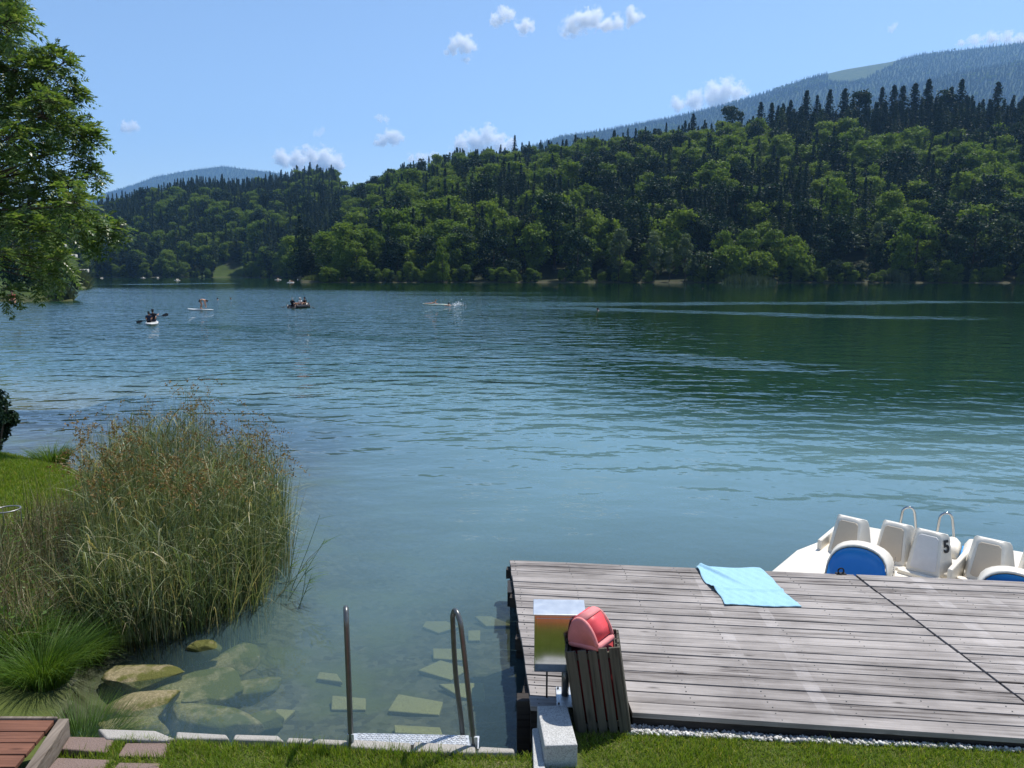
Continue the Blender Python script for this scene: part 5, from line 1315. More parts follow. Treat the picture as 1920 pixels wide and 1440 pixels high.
def pedal_boat(label, loc, yaw, flare, number, deco):
    e = empty('pedal_boat', loc, yaw, label, 'pedal boat', 'white pedal boats moored behind the deck')
    for sg in (-1, 1):
        m = MB(); rings = []
        for y, s, z in ((-.98, .35, .02), (-.9, .75, .0), (-.6, 1, -.02), (.9, 1, -.02), (1.35, .8, .0), (1.55, .35, .04)):
            rings.append([(sg * .52 + px_, y, -.04 + z + pz) for px_, pz in rrect(.38 * s, .40 * (0.55 + .45 * s), .08 * s)])
        m.loft(rings); m.build('pontoon', WHITEP, e, True)
        m = MB(); m.box((sg * .715, .35, .09), (.018, 2.0, .06)); m.build('rubbing_strip', BLUEP, e, False, .006)
    m = MB(); m.loft([[(px_, py_ + .3, zz) for px_, py_ in rrect(1.40 * f, 2.3 * f, .25)] for zz, f in ((.02, .92), (.11, 1.0), (.145, .985))]); m.build('hull_deck', WHITEP, e, True)
    if flare:
        m = MB(); pts = [(-1.05, -.95), (-.62, -1.0), (-.45, -.55), (-.50, .10), (-.72, .35), (-.95, -.1)]
        zz = [.14, .15, .19, .22, .24, .18]
        m.add([(x, y, z) for (x, y), z in zip(pts, zz)] + [(x, y, -.05) for x, y in pts], [tuple(range(6)), tuple(range(11, 5, -1))] + [(i, (i + 1) % 6, 6 + (i + 1) % 6, 6 + i) for i in range(6)])
        m.build('side_wing', WHITEP, e, True, .03, 3)
    seat(e, -.42, .0, .20, .46, .44, True, False, None, R(-10))
    seat(e, .42, .0, .19, .44, .45, False, True, plain('grey_white_back', (.66, .64, .62), .4, 0, .4, .05), R(-12), number)
    seat(e, .05, .16, .18, .44, .44, False, False, None, R(-12))
    # bow cowl with its blue scoop
    c = empty('cowl', (-.16, -.60, .10)); c.parent = e
    def arch(w, h, n=14): return [(w / 2 * math.cos(math.pi * i / n) * (1 if True else 1), h * math.sin(math.pi * i / n) ** .42) for i in range(n + 1)]
    m = MB(); rings = [[(x, y + kk * z, z) for x, z in arch(w, h)] for y, kk, w, h in ((-.26, .75, .60, .42), (-.275, .75, .62, .435), (-.25, .72, .64, .45), (.05, .30, .66, .452), (.25, .10, .66, .42), (.36, .0, .65, .34), (.44, 0, .64, .22), (.50, 0, .62, .10))]
    m.loft(rings, False, False); o = m.build('shell', WHITEP, c, True); md = o.modifiers.new('t', 'SOLIDIFY'); md.thickness = .02
    m = MB(); rings = [[(x, y + kk * z, z) for x, z in arch(w, h)] for y, kk, w, h in ((-.262, .75, .595, .415), (-.24, .75, .57, .40), (-.19, .72, .50, .355), (-.15, .70, .38, .27), (-.125, .68, .2, .15), (-.12, .68, .05, .03))]
    m.loft(rings, False, False); m.build('scoop', BLUEP, c, True)
    m = MB(); m.add([(-.295, -.27, .004), (.295, -.27, .004), (.20, -.11, .012), (-.20, -.11, .012)], [(0, 1, 2, 3)]); m.build('scoop_floor', BLUEP, c)
    if deco:
        m = MB(); m.loft([[(.345, .02 + .036 * math.cos(t) * s, .11 + .062 * math.sin(t) * s) for t in [2 * math.pi * i / 14 for i in range(14)]] for s in (1.0, .6)] + [[(.352, .02 + .03 * math.cos(t), .11 + .05 * math.sin(t)) for t in [2 * math.pi * i / 14 for i in range(14)]]])
        m.build('rubber_port', BLACK, c)
        cu = D.curves.new('lettering', 'FONT'); cu.body = 'Pelican'; cu.size = .085; cu.align_x = 'CENTER'; cu.align_y = 'CENTER'; cu.extrude = .001
        o = text_mesh('lettering', cu, plain('faded_lettering', (.16, .13, .12), .6)); o.parent = c
        o.location = (.349, .02, .285); o.rotation_euler = (R(90), R(-62), R(90))
        o.rotation_euler = (Matrix.Rotation(R(90), 3, 'Z') @ Matrix.Rotation(R(90), 3, 'X') @ Matrix.Rotation(R(62), 3, 'Z')).to_euler()
    # folded step rails at the far end
    if deco:
        for dx in (.10, .52):
            m = MB(); m.tube(smooth_path([(dx - .10, 1.16, .12), (dx - .08, 1.17, .42), (dx - .065, 1.18, .535), (dx, 1.20, .575), (dx + .05, 1.22, .535), (dx + .075, 1.23, .40), (dx + .12, 1.24, .05)], 5), .016, 10); m.build('handrail', CHROME, e, True)
    m = MB(); m.loft([[(px_ + .58, py_ + 1.0, zz) for px_, py_ in rrect(.26 * f, .5 * f, .09 * f)] for zz, f in ((.10, 1.0), (.24, .9), (.30, .6))]); m.build('bow_hump', WHITEP, e, True)
    m = MB(); m.loft([[(px_ - .58, py_ + .85, zz) for px_, py_ in rrect(.24 * f, .5 * f, .09 * f)] for zz, f in ((.10, 1.0), (.26, .9), (.34, .55))]); m.build('bow_hump', WHITEP, e, True)
    m = MB(); m.box((.30, -.36, .16), (.10, .08, .10)); m.build('cleat', plain('grey_cleat', (.14, .14, .15), .5), e, False, .01)
    return e
BYAW = R(-35)
pedal_boat('white pedal boat numbered 5 with steel rails and a blue bow scoop behind the deck', (4.32, 8.30, -.04), BYAW, True, '5', True)
off = Vector((1.30, -.76, 0)) * .95
pedal_boat('second white pedal boat partly cut off by the edge of the view', (4.32 + off.x, 8.30 + off.y, -.05), BYAW, False, None, False)

# ================================================================== PEOPLE
SKIN = plain('skin', (.46, .25, .165), .5, 0, .3, .08, 5)
SKIN2 = plain('tanned_skin', (.36, .18, .11), .5, 0, .3, .08, 5)
HAIRD = plain('dark_hair', (.022, .016, .012), .6); HAIRB = plain('fair_hair', (.30, .20, .10), .6)
def cloth(name, c): return plain(name, c, .85, 0, .1, .15, 7)
NAVY, BLACKC, WHITEC, REDC, BLUEC = cloth('navy_cloth', (.022, .028, .05)), cloth('black_cloth', (.018, .018, .022)), cloth('white_cloth', (.75, .74, .72)), cloth('red_cloth', (.55, .06, .05)), cloth('blue_cloth', (.06, .16, .42))
def skin_obj(name, J, E, rad, mat, parent, root, sub=1):
    me = D.meshes.new(name); names = list(J); ix = {n: i for i, n in enumerate(names)}
    me.from_pydata([J[n] for n in names], [(ix[a], ix[b]) for a, b in E], []); me.update()
    o = link(name, me, None, parent); o.modifiers.new('skin', 'SKIN')
    for n, i in ix.items():
        sv = me.skin_vertices[0].data[i]; r = rad[n]; sv.radius = r if isinstance(r, tuple) else (r, r); sv.use_root = (n == root)
    s = o.modifiers.new('sub', 'SUBSURF'); s.levels = sub; s.render_levels = sub + 1
    me.materials.append(mat); o.modifiers['skin'].use_smooth_shade = True
    return o
RAD = dict(pelvis=(.15, .11), waist=(.125, .095), chest=(.155, .11), neck0=(.06, .06), neck=.05, face=(.078, .095), crown=(.072, .085), nose=.016)
def person(label, loc, rz, pose, skin=None, hair=HAIRD, top=None, bottom=NAVY, group=None, hat=None, scale=1.0):
    e = empty('person', loc, rz, label, 'person', group); e.scale = (scale,) * 3
    J = {k_: Vector(v) for k_, v in pose.items()}
    full = dict(J); rad = dict(RAD); E = [('pelvis', 'waist'), ('waist', 'chest'), ('chest', 'neck0'), ('neck0', 'neck'), ('neck', 'face'), ('face', 'crown')]
    fw = J['fwd'].normalized(); del full['fwd']
    full['nose'] = J['face'] + fw * .105; E.append(('face', 'nose'))
    for s in 'lr':
        for a, b in (('chest', 'sho'), ('sho', 'elb'), ('elb', 'wri')): E.append((a if a == 'chest' else a + s, b + s))
        for a, b in (('pelvis', 'hip'), ('hip', 'kne'), ('kne', 'ank'), ('ank', 'toe')): E.append((a if a == 'pelvis' else a + s, b + s))
        rad.update({'sho' + s: .058, 'elb' + s: .042, 'wri' + s: .028, 'hip' + s: .092, 'kne' + s: .062, 'ank' + s: .040, 'toe' + s: (.038, .03)})
        hd = (J['wri' + s] - J['elb' + s]).normalized(); sd = hd.orthogonal().normalized(); pm = 'pal' + s
        full[pm] = J['wri' + s] + hd * .075; rad[pm] = (.038, .016); E.append(('wri' + s, pm))
        for q in range(4):
            f = 'fin' + str(q) + s; full[f] = full[pm] + hd * (.085, .095, .09, .07)[q] + sd * (-.03 + .02 * q); rad[f] = .008; E.append((pm, f))
        f = 'thu' + s; full[f] = J['wri' + s] + hd * .06 + sd * .065; rad[f] = .009; E.append(('wri' + s, f))
    body = skin_obj('body', full, E, rad, skin or SKIN, e, 'pelvis')
    up = (J['crown'] - J['face']).normalized()
    hj = {'a': J['face'] + up * .055 - fw * .035, 'b': J['crown'] + up * .012 - fw * .012, 'c': J['face'] - fw * .06 - up * .05}
    skin_obj('hair' if not hat else 'cap', hj, [('a', 'b'), ('a', 'c')], {'a': (.086, .092), 'b': (.078, .082), 'c': (.06, .05)} if not hat else {'a': (.09, .098), 'b': (.08, .085), 'c': (.03, .03)}, hat or hair, e, 'a')
    if top:
        tj = {n: full[n] for n in ('pelvis', 'waist', 'chest', 'neck0', 'shol', 'shor')}
        for s in 'lr': tj['slv' + s] = J['sho' + s].lerp(J['elb' + s], .6)
        tr_ = dict(pelvis=(.162, .122), waist=(.140, .108), chest=(.168, .122), neck0=(.066, .066), shol=.072, shor=.072, slvl=.058, slvr=.058)
        skin_obj('shirt', tj, [('pelvis', 'waist'), ('waist', 'chest'), ('chest', 'neck0'), ('chest', 'shol'), ('chest', 'shor'), ('shol', 'slvl'), ('shor', 'slvr')], tr_, top, e, 'pelvis')
    bj = {'pelvis': J['pelvis'], 'w': J['pelvis'].lerp(J['waist'], .3), 'hipl': J['hipl'], 'hipr': J['hipr'], 'kl': J['hipl'].lerp(J['knel'], .45), 'kr': J['hipr'].lerp(J['kner'], .45)}
    skin_obj('shorts', bj, [('pelvis', 'w'), ('pelvis', 'hipl'), ('pelvis', 'hipr'), ('hipl', 'kl'), ('hipr', 'kr')], dict(pelvis=(.165, .125), w=(.145, .11), hipl=.104, hipr=.104, kl=.088, kr=.088), bottom, e, 'pelvis')
    return e
def mir(d):
    out = {}
    for k_, v in d.items():
        if k_.endswith('_'): out[k_[:-1] + 'l'] = (-v[0], v[1], v[2]); out[k_[:-1] + 'r'] = v
        else: out[k_] = v
    return out
SIT = mir(dict(pelvis=(0, 0, .12), waist=(0, -.02, .30), chest=(0, .0, .50), neck0=(0, .01, .60), neck=(0, .02, .66), face=(0, .045, .745), crown=(0, .03, .83), fwd=(0, 1, 0),
    sho_=(.18, 0, .55), elb_=(.24, .14, .33), wri_=(.15, .36, .30), hip_=(.10, .04, .12), kne_=(.16, .40, .36), ank_=(.14, .66, .06), toe_=(.15, .80, .05)))
def paddle_sit():
    d = dict(SIT); d.update(elbl=(-.30, .10, .40), wril=(-.34, .34, .36), elbr=(.30, .12, .46), wrir=(.34, .34, .52)); return d
BEND = mir(dict(pelvis=(0, -.16, .84), waist=(0, .02, .92), chest=(0, .22, .90), neck0=(0, .33, .87), neck=(0, .38, .83), face=(0, .46, .78), crown=(0, .54, .76), fwd=(0, .25, -1),
    sho_=(.18, .26, .88), elb_=(.20, .32, .58), wri_=(.17, .36, .30), hip_=(.11, -.14, .80), kne_=(.14, .02, .45), ank_=(.14, -.12, .08), toe_=(.15, .06, .04)))
PRONE = mir(dict(pelvis=(0, 0, .12), waist=(0, .17, .14), chest=(0, .36, .24), neck0=(0, .44, .32), neck=(0, .47, .37), face=(0, .52, .44), crown=(0, .51, .53), fwd=(0, 1, 0),
    sho_=(.18, .40, .27), elb_=(.22, .46, .08), wri_=(.14, .66, .07), hip_=(.10, -.06, .11), kne_=(.12, -.45, .08), ank_=(.12, -.85, .09), toe_=(.12, -1.0, .05)))
SWIM = mir(dict(pelvis=(0, -.42, -.28), waist=(0, -.28, -.22), chest=(0, -.12, -.10), neck0=(0, -.02, -.02), neck=(0, .01, .04), face=(0, .06, .11), crown=(0, .03, .20), fwd=(0, 1, .1),
    sho_=(.18, -.05, -.07), elb_=(.34, .15, -.15), wri_=(.20, .36, -.12), hip_=(.10, -.48, -.30), kne_=(.14, -.85, -.38), ank_=(.13, -1.2, -.40), toe_=(.13, -1.35, -.42)))
PUSH = dict(SWIM); PUSH.update(mir(dict(waist=(0, -.22, -.10), chest=(0, -.04, .04), neck0=(0, .06, .12), neck=(0, .09, .17), face=(0, .15, .24), crown=(0, .13, .33), sho_=(.18, .02, .06), elb_=(.22, .26, .06), wri_=(.18, .50, .08))))
LIE = mir(dict(pelvis=(0, 0, .12), waist=(0, .18, .12), chest=(0, .40, .13), neck0=(0, .50, .13), neck=(0, .56, .12), face=(0, .65, .13), crown=(0, .74, .12), fwd=(0, .1, 1),
    sho_=(.18, .44, .12), elb_=(.27, .20, .08), wri_=(.24, -.04, .07), hip_=(.10, -.05, .11), kne_=(.12, -.47, .14), ank_=(.12, -.88, .07), toe_=(.13, -.98, .14)))
STAND = mir(dict(pelvis=(0, 0, .95), waist=(0, 0, 1.12), chest=(0, 0, 1.34), neck0=(0, 0, 1.45), neck=(0, 0, 1.51), face=(0, .02, 1.60), crown=(0, .01, 1.69), fwd=(0, 1, 0),
    sho_=(.19, 0, 1.40), elb_=(.24, -.02, 1.10), wri_=(.25, .08, .86), hip_=(.10, 0, .92), kne_=(.11, .02, .50), ank_=(.11, -.03, .08), toe_=(.13, .12, .04)))

def board(label, p, yaw, L, W, mat, name='paddle_board', cat='paddle board', th=.11, parent=None):
    m = MB(); rings = []
    for t in np.linspace(-1, 1, 17):
        w = W * max(.06, (1 - abs(t) ** 3.2)); lift = .10 * max(0, t) ** 3
        rings.append([(x, t * L / 2, .06 + lift + z) for x, z in rrect(w, th * (.55 + .45 * (1 - abs(t) ** 4)), th * .25, 3)])
    m.loft(rings); e = empty(name, p, yaw, label, cat); m.build('hull', mat, e, True)
    m = MB(); m.loft([[(x, y, .06 + th / 2 + z) for x, y in rrect(W * .78, L * .5, .1)] for z in (-.004, .004)]); m.build('deck_pad', plain('grey_pad', (.30, .32, .33), .8), e)
    return e
BW = plain('white_board', (.58, .58, .56), .4, 0, .4, .04)
# two people paddling a white board (seen from behind)
p = gp(285, 607, 0); ang = R(24); Rk = Matrix.Rotation(ang, 3, 'Z')
board('white board carrying the two paddlers in dark clothes', (p.x, p.y, 0), ang, 3.1, .82, BW)
person('dark dressed paddler with raised elbows holding the long paddle', Vector((p.x, p.y, .10)) + Rk @ Vector((.08, .25, 0)), ang, paddle_sit(), SKIN2, HAIRD, BLACKC, NAVY)
person('smaller dark dressed passenger sitting close behind the paddler', Vector((p.x, p.y, .10)) + Rk @ Vector((-.16, -.42, 0)), ang, SIT, SKIN2, HAIRD, NAVY, BLACKC, None, None, .86)
q0, q1 = at(263, 603, p.y + .5), at(308, 591, p.y + .5); m = MB(); m.tube([q0, q1], .016, 6)
e = empty('kayak_paddle', q0.lerp(q1, .5), 0, 'long black double bladed paddle held by the paddlers', 'paddle'); off_ = q0.lerp(q1, .5)
m = MB(); m.tube([q0 - off_, q1 - off_], .016, 6); m.build('shaft', BLACK, e)
for s, q in ((-1, q0), (1, q1)):
    dd = (q1 - q0).normalized() * s; c = q - off_ + dd * .05; m = MB()
    m.loft([[c + dd * (u * .24) + Vector((0, .01 * v, 0)) + Vector((-dd.z, 0, dd.x)) * (w * sg) for sg, v in ((-1, -1), (1, -1), (1, 1), (-1, 1))] for u, w in ((-1, .02), (-.5, .075), (.3, .105), (.8, .10), (1, .05))]); m.build('blade', BLACK, e)
# bent-over paddle boarder
p = gp(376, 582, 0)
board('long white paddle board under the bending man', (p.x, p.y, 0), R(80), 2.7, .8, BW)
person('bare backed person in dark shorts bending down on the white paddle board', (p.x + .15, p.y - .05, .11), R(-80), BEND, SKIN, HAIRD, None, BLACKC)
# dark dinghy with three people
p = gp(564, 577, 0); e = empty('rowing_boat', (p.x, p.y, 0), R(-22), 'dark small rowing boat with three people aboard', 'boat')
m = MB(); out_, inn_ = [], []
for t in np.linspace(-1, 1, 13):
    w = .70 * (1 - max(0, t) ** 2.2 * .92) * (1 if t > -.9 else .85); z = .34 + .14 * max(0, t) ** 2; y = t * 1.45
    out_.append([(-w, y, z), (-w * .93, y, .05), (-w * .5, y, -.14), (w * .5, y, -.14), (w * .93, y, .05), (w, y, z), (w * .88, y, z), (w * .8, y, .02), (-w * .8, y, .02), (-w * .88, y, z)])
m.loft(out_); m.build('hull', plain('dark_boat_paint', (.022, .020, .022), .4), e, True)
for y in (-.95, -.15, .6): m = MB(); m.box((0, y, .20), (1.05 if y < .5 else .8, .24, .03)); m.build('thwart', plain('boat_wood', (.10, .06, .035), .7), e)
for sg in (-1, 1):
    m = MB(); m.tube([(sg * .55, -.1, .40), (sg * 2.0, -.45, .02)], .02, 6); m.box((sg * 1.9, -.43, .05), (.42, .10, .025), math.atan2(-.35, 1.45) * sg); m.build('oar', plain('oar_wood', (.14, .10, .07), .6), e)
Rb = Matrix.Translation((p.x, p.y, 0)) @ Matrix.Rotation(R(-22), 4, 'Z')
for (x, y), lab, tp, ht, yw in [((-.3, -.92), 'seated person with a white cap and dark top at the stern of the rowing boat', BLACKC, WHITEC, 10), ((.15, -.2), 'person in a white shirt and white cap in the middle of the rowing boat', WHITEC, WHITEC, 160), ((.12, .55), 'person in a dark top at the bow of the rowing boat', BLACKC, None, 170)]:
    w = Rb @ Vector((x, y, .16)); person(lab, w, R(-22 + yw), SIT, SKIN2, HAIRD, tp, NAVY, None, ht, 1.0)
# board with two swimmers and their splash
p = gp(822, 572, 0); board('pale green board with one child lying on it', (p.x - .35, p.y, 0), R(78), 2.9, .8, plain('pale_board', (.62, .74, .62), .45))
person('child propped on the elbows on the pale green board', (p.x - .7, p.y, .11), R(-88), PRONE, SKIN, HAIRB, None, BLUEC, None, None, .85)
p2 = gp(845, 573, 0); person('swimmer kicking up water while pushing the pale green board', (p2.x - .1, p2.y, -.03), R(86), PUSH, SKIN, HAIRD, None, BLACKC, None, None, .95)
rg = np.random.default_rng(4); n = 420; P = np.stack([rg.normal(0, .36, n), rg.normal(0, .2, n), np.abs(rg.normal(0, .16, n))], -1); P[:, 0] += P[:, 2] * .5
p3 = gp(857, 573, 0); V, F = quads(P, sph(rg, n), rg.uniform(.015, .05, n), .8, rg)
k = NT('splash_water'); bs = k.principled((.9, .93, .95, 1), .3, 0, .5); k.m.diffuse_color = (1, 1, 1, 1)
o = link('water_splash', mesh_np('water_splash', V + np.array([p3.x, p3.y, .02]), F), k.m); tag(o, 'white splash kicked up behind the swimmer', 'splash', kind='stuff')
# swimmers farther out: only the heads show
for px_, py_, lab, hr, yw in [(408, 562, 'swimmer with dark hair far out behind the bending paddle boarder', HAIRD, 40), (432, 561, 'swimmer with a pale cap next to the dark haired swimmer', HAIRB, -60), (1121, 582, 'single dark haired swimmer alone in the middle of the lake', HAIRD, 90), (1318, 541, 'faraway swimmer near the round reed island', HAIRD, 90)]:
    p = gp(px_, py_, 0); person(lab, (p.x, p.y, 0), R(yw), SWIM, SKIN, hr)

# ================================================================== SMALL FAR THINGS
def far_boat(px_, py_, yaw, label, L=2.8, seats=2, red=False):
    p = gp(px_, py_, 0); e = empty('pedal_boat', (p.x, p.y, 0), yaw, label, 'pedal boat', 'boats far across the lake')
    for sg in (-1, 1):
        m = MB(); m.loft([[(sg * .5 + x, y, z) for x, z in rrect(.42 * s, .45 * s, .1 * s)] for y, s in ((-L / 2, .4), (-L * .4, .9), (L * .35, 1), (L / 2, .3))]); m.build('pontoon', WHITEP, e, True)
    m = MB(); m.box((0, 0, .2), (1.3, L * .7, .1)); m.build('hull_deck', WHITEP, e, False, .03)
    for sg in (-1, 1): m = MB(); m.loft([[(sg * .35 + x, -.3 + y + t * .12, .25 + t * .5) for x, y in rrect(.42 * (1 - .3 * t), .14, .04)] for t in (0, .5, 1)]); m.build('seat', WHITEP, e, True)
    return e, p
e, p = far_boat(521, 525, R(70), 'white pedal boat far across the lake near the reed belt', 3.6)
person('person sitting in the far pedal boat', (p.x, p.y, .22), R(70), SIT, SKIN, HAIRD, REDC)
e, p = far_boat(545, 530, R(-80), 'smaller white boat with two people right of the far pedal boat', 2.6)
person('person in a pale top in the smaller far boat', (p.x - .3, p.y, .22), R(-80), SIT, SKIN, HAIRB, WHITEC)
person('bare shouldered person in the smaller far boat', (p.x + .4, p.y + .1, .22), R(-80), SIT, SKIN2, HAIRD)
far_boat(332, 526, R(60), 'tiny white boat alone on the water before the distant meadow', 3.0)
far_boat(268, 521.5, R(85), 'tiny white boat moored below the distant dark trees', 3.2)
far_boat(191, 522, R(20), 'tiny white boat nearest the left end of the distant shore', 2.6)
far_boat(296, 521.5, R(30), 'tiny upright white boat between the moored one and the bathing spot', 2.6)
BUOY = plain('white_buoy', (.8, .8, .78), .4)
for px_, lab in ((558, 'white buoy farthest from the reed belt tip'), (563.5, 'white buoy in the middle of the three off the reed belt'), (568.5, 'white buoy touching the reed belt tip')):
    p = gp(px_, 525, 0); m = MB(); m.loft([[(.28 * s * math.cos(a), .28 * s * math.sin(a), z) for a in [2 * math.pi * i / 12 for i in range(12)]] for z, s in ((-.2, .6), (0, 1), (.2, .9), (.32, .5), (.42, .25), (.55, .2))])
    o = m.build('buoy', BUOY, None, True); o.location = p; tag(o, lab, 'buoy', 'buoys off the reed belt')
# reeds along the far shore: masses nobody could count
def reed_belt(name, label, pix, h, n, mat, seed, depth=6):
    rg = np.random.default_rng(seed); t = rg.random(n) * (len(pix) - 1); i = np.minimum(t.astype(int), len(pix) - 2); f = t - i
    A = np.array([list(gp(*q, 0)) for q in pix]); P = A[i] * (1 - f)[:, None] + A[i + 1] * f[:, None]
    r = rg.random(n) * depth; P[:, 1] += r; P[:, 0] += r * P[:, 0] / P[:, 1]; P[:, 2] = -.1
    H = h * rg.uniform(.45, 1.1, n) * (.6 + 1.1 * np.clip(fbm(P[:, 0] / 3, P[:, 1] / 2, seed, 2) + .35, 0, 1)) * np.clip(np.sin(math.pi * np.clip(t / (len(pix) - 1), .002, .998)), 0, 1) ** .38
    V, F = blades(P, H, rg.normal(0, .18, (n, 2)) * h, rg.uniform(.16, .40, n), rg, 2, 1.4, 0, rg.normal(0, .5, n)); o = link(name, mesh_np(name, V, F), mat); return tag(o, label, 'reeds')
PALEREED = leafmat('pale_reed', [(0, (.060, .090, .035)), (.5, (.110, .145, .055)), (1, (.165, .190, .085))], .3)
DULLREED = leafmat('dull_reed', [(0, (.050, .070, .045)), (.5, (.080, .105, .065)), (1, (.120, .145, .085))], .3)  # duller, greyer green than the pale reeds
DARKREED = leafmat('grey_reed', [(0, (.022, .040, .022)), (.5, (.055, .080, .048)), (1, (.11, .14, .085))], .2)
reed_belt('reed_belt', 'pale green reed belt at the tip of the wooded shore behind the buoys', [(566, 529.5), (600, 530), (630, 530)], 2.9, 2600, PALEREED, 1)
reed_belt('reed_belt', 'dull green reed belt continuing along the dark shore trees', [(628, 530), (700, 530), (790, 530), (850, 530)], 2.4, 4200, DULLREED, 2)
reed_belt('reed_belt', 'round grey green reed island before the light bank of foliage', [(1352, 530.5), (1400, 531), (1458, 530.5)], 3.4, 700, DARKREED, 3, 9)
reed_belt('reed_belt', 'low reed belt trailing off into the dark cove', [(1460, 530), (1520, 530), (1595, 529.5)], 2.6, 2400, PALEREED, 4, 5)
reed_belt('reed_belt', 'reed belt at the right side of the dark cove', [(1638, 530), (1690, 530.5), (1740, 530)], 4.4, 2600, DULLREED, 5, 8)
reed_belt('reed_belt', 'bushy reeds on the bank point beyond the ash tree', [(128, 541), (145, 541), (166, 540)], 4.6, 2200, DULLREED, 6, 10)
reed_belt('reed_belt', 'short reeds at the foot of the near bank under the ash tree', [(96, 564), (118, 564.5), (136, 564)], 2.6, 1500, DULLREED, 7, 3)
# bank point trees under and behind the ash (they close the view to the left bank)
tree_px('bush', 120, 500, 100, 'dark shrub on the bank behind the hanging ash leaves', 'dark', None, .8, cat='shrub')
tree_px('bush', 78, 478, 104, 'large shaded shrub on the left bank behind the ash', 'dark', None, .9, cat='shrub')
tree_px('maple', 30, 440, 120, 'shady tree over the sunbathers on the left bank', 'dark', None, .9)
tree_px('bush', 150, 512, 190, 'green shrub above the bushy reeds on the bank point', 'mid', None, 1.2, cat='shrub')
tree_px('oak', 95, 455, 210, 'tree on the bank point between ash and caravans', 'mid', None, .9)
# bathers on the left bank
def lay(px_, py_, z0): 
    p = gp(px_, py_, z0)
    for _ in range(8): p = gp(px_, py_, float(terr(p.x, p.y)) + .03)
    return p
for px_, py_, lab, tm, plab, tp in [(30, 540, 'white sheet with a sunbather on the left bank', WHITEC, 'sunbather in pink lying on the white sheet', cloth('pink_cloth', (.62, .16, .24))), (16, 541, 'violet towel beside the white sheet on the left bank', cloth('violet_cloth', (.30, .26, .55)), 'sunbather with a blue top on the violet towel', BLUEC)]:
    p = lay(px_, py_, 1.2); m = MB(); m.loft([[(x, y, z + .01 * math.sin(9 * x)) for x, y in rrect(1.0, 2.0, .05)] for z in (0, .03)]); o = m.build('towel', tm); o.location = p; o.rotation_euler = (0, 0, R(70)); tag(o, lab, 'towel')
    person(plab, (p.x + .1, p.y, p.z + .02), R(70), LIE if px_ == 30 else SIT, SKIN, HAIRD, tp)
p = lay(24, 567, .5); person('bather in a faded red shirt crouching at the water edge under the ash', (p.x, p.y, max(.05, p.z - .1)), R(-150), SIT, SKIN, HAIRD, cloth('faded_red_shirt', (.55, .12, .12)))
# people and things on the far beaches
p = lay(1258, 527, .3); person('person in red sitting on the small far beach', (p.x, p.y, p.z), R(170), SIT, SKIN, HAIRD, REDC, REDC)
m = MB(); p = lay(1275, 527.2, .3); m.loft([[(x, y, z) for x, y in rrect(6 * s, 2.6 * s, 1.0 * s)] for z, s in ((-.6, 1.1), (.10, 1), (.16, .8))]); o = m.build('beach', plain('pale_sand', (.40, .36, .28), .9)); o.location = (p.x, p.y, .18); tag(o, kind='structure')
for px_, py_, lab, ps_, tp in [(372, 519, 'bather in white standing on the distant shore left of the meadow', STAND, WHITEC), (392, 518, 'bather in red on the distant shore path', STAND, REDC), (414, 519, 'bather in blue standing at the foot of the small meadow', STAND, BLUEC), (436, 517, 'sunbather in white at the bottom of the small meadow', SIT, WHITEC)]:
    p = lay(px_, py_, .8); person(lab, (p.x, p.y, p.z), R(150), ps_, SKIN, HAIRD, tp, NAVY, 'bathers on the distant shore')
# parasol and caravans
p = lay(415, 505, 6); e = empty('parasol', (p.x, p.y, p.z), 0, 'pale parasol above the distant bathing spot', 'parasol')
m = MB(); m.tube([(0, 0, 0), (0, 0, 2.6)], .05, 6); m.build('pole', DARKTUBE, e)
m = MB(); m.loft([[(r * math.cos(a), r * math.sin(a), z) for a in [2 * math.pi * i / 8 for i in range(8)]] for z, r in ((2.2, 1.9), (2.45, 1.3), (2.75, .1))]); m.build('canopy', WHITEC, e)
for px_, py_, yw, lab in ((118, 492, 10, 'white caravan half hidden by the ash leaves'), (137, 491, -8, 'white caravan in the middle of the campsite row'), (156, 490, 5, 'white caravan at the open end of the campsite row')):
    p = at(px_, py_, 470); zt = float(terr(p.x, p.y)); e = empty('caravan', (p.x, p.y, zt), R(yw), lab, 'caravan', 'caravans on the far campsite')
    m = MB(); m.loft([[(x, y, z) for y, z in rrect(2.2, 2.1, .3, 4, 0, 1.6)] for x in (-2.6, 2.6)]); m.build('body', WHITEP, e, True, .06)
    for x in (-1.5, .1, 1.6): m = MB(); m.box((x, -1.115, 1.9), (.9, .03, .6)); m.build('window', plain('tinted_pane', (.03, .035, .04), .15), e)
    for x in (-.4, .5): 
        m = MB(); m.tube([(x, -1.12, .35), (x, -.9, .35)], .34, 12); m.build('wheel', BLACK, e)
    m = MB(); m.hexa([(-1.8, -3.2, 2.05), (1.8, -3.2, 2.05), (1.8, -1.12, 2.35), (-1.8, -1.12, 2.35)], [(-1.8, -3.2, 2.09), (1.8, -3.2, 2.09), (1.8, -1.12, 2.39), (-1.8, -1.12, 2.39)]); m.build('awning', WHITEC, e)
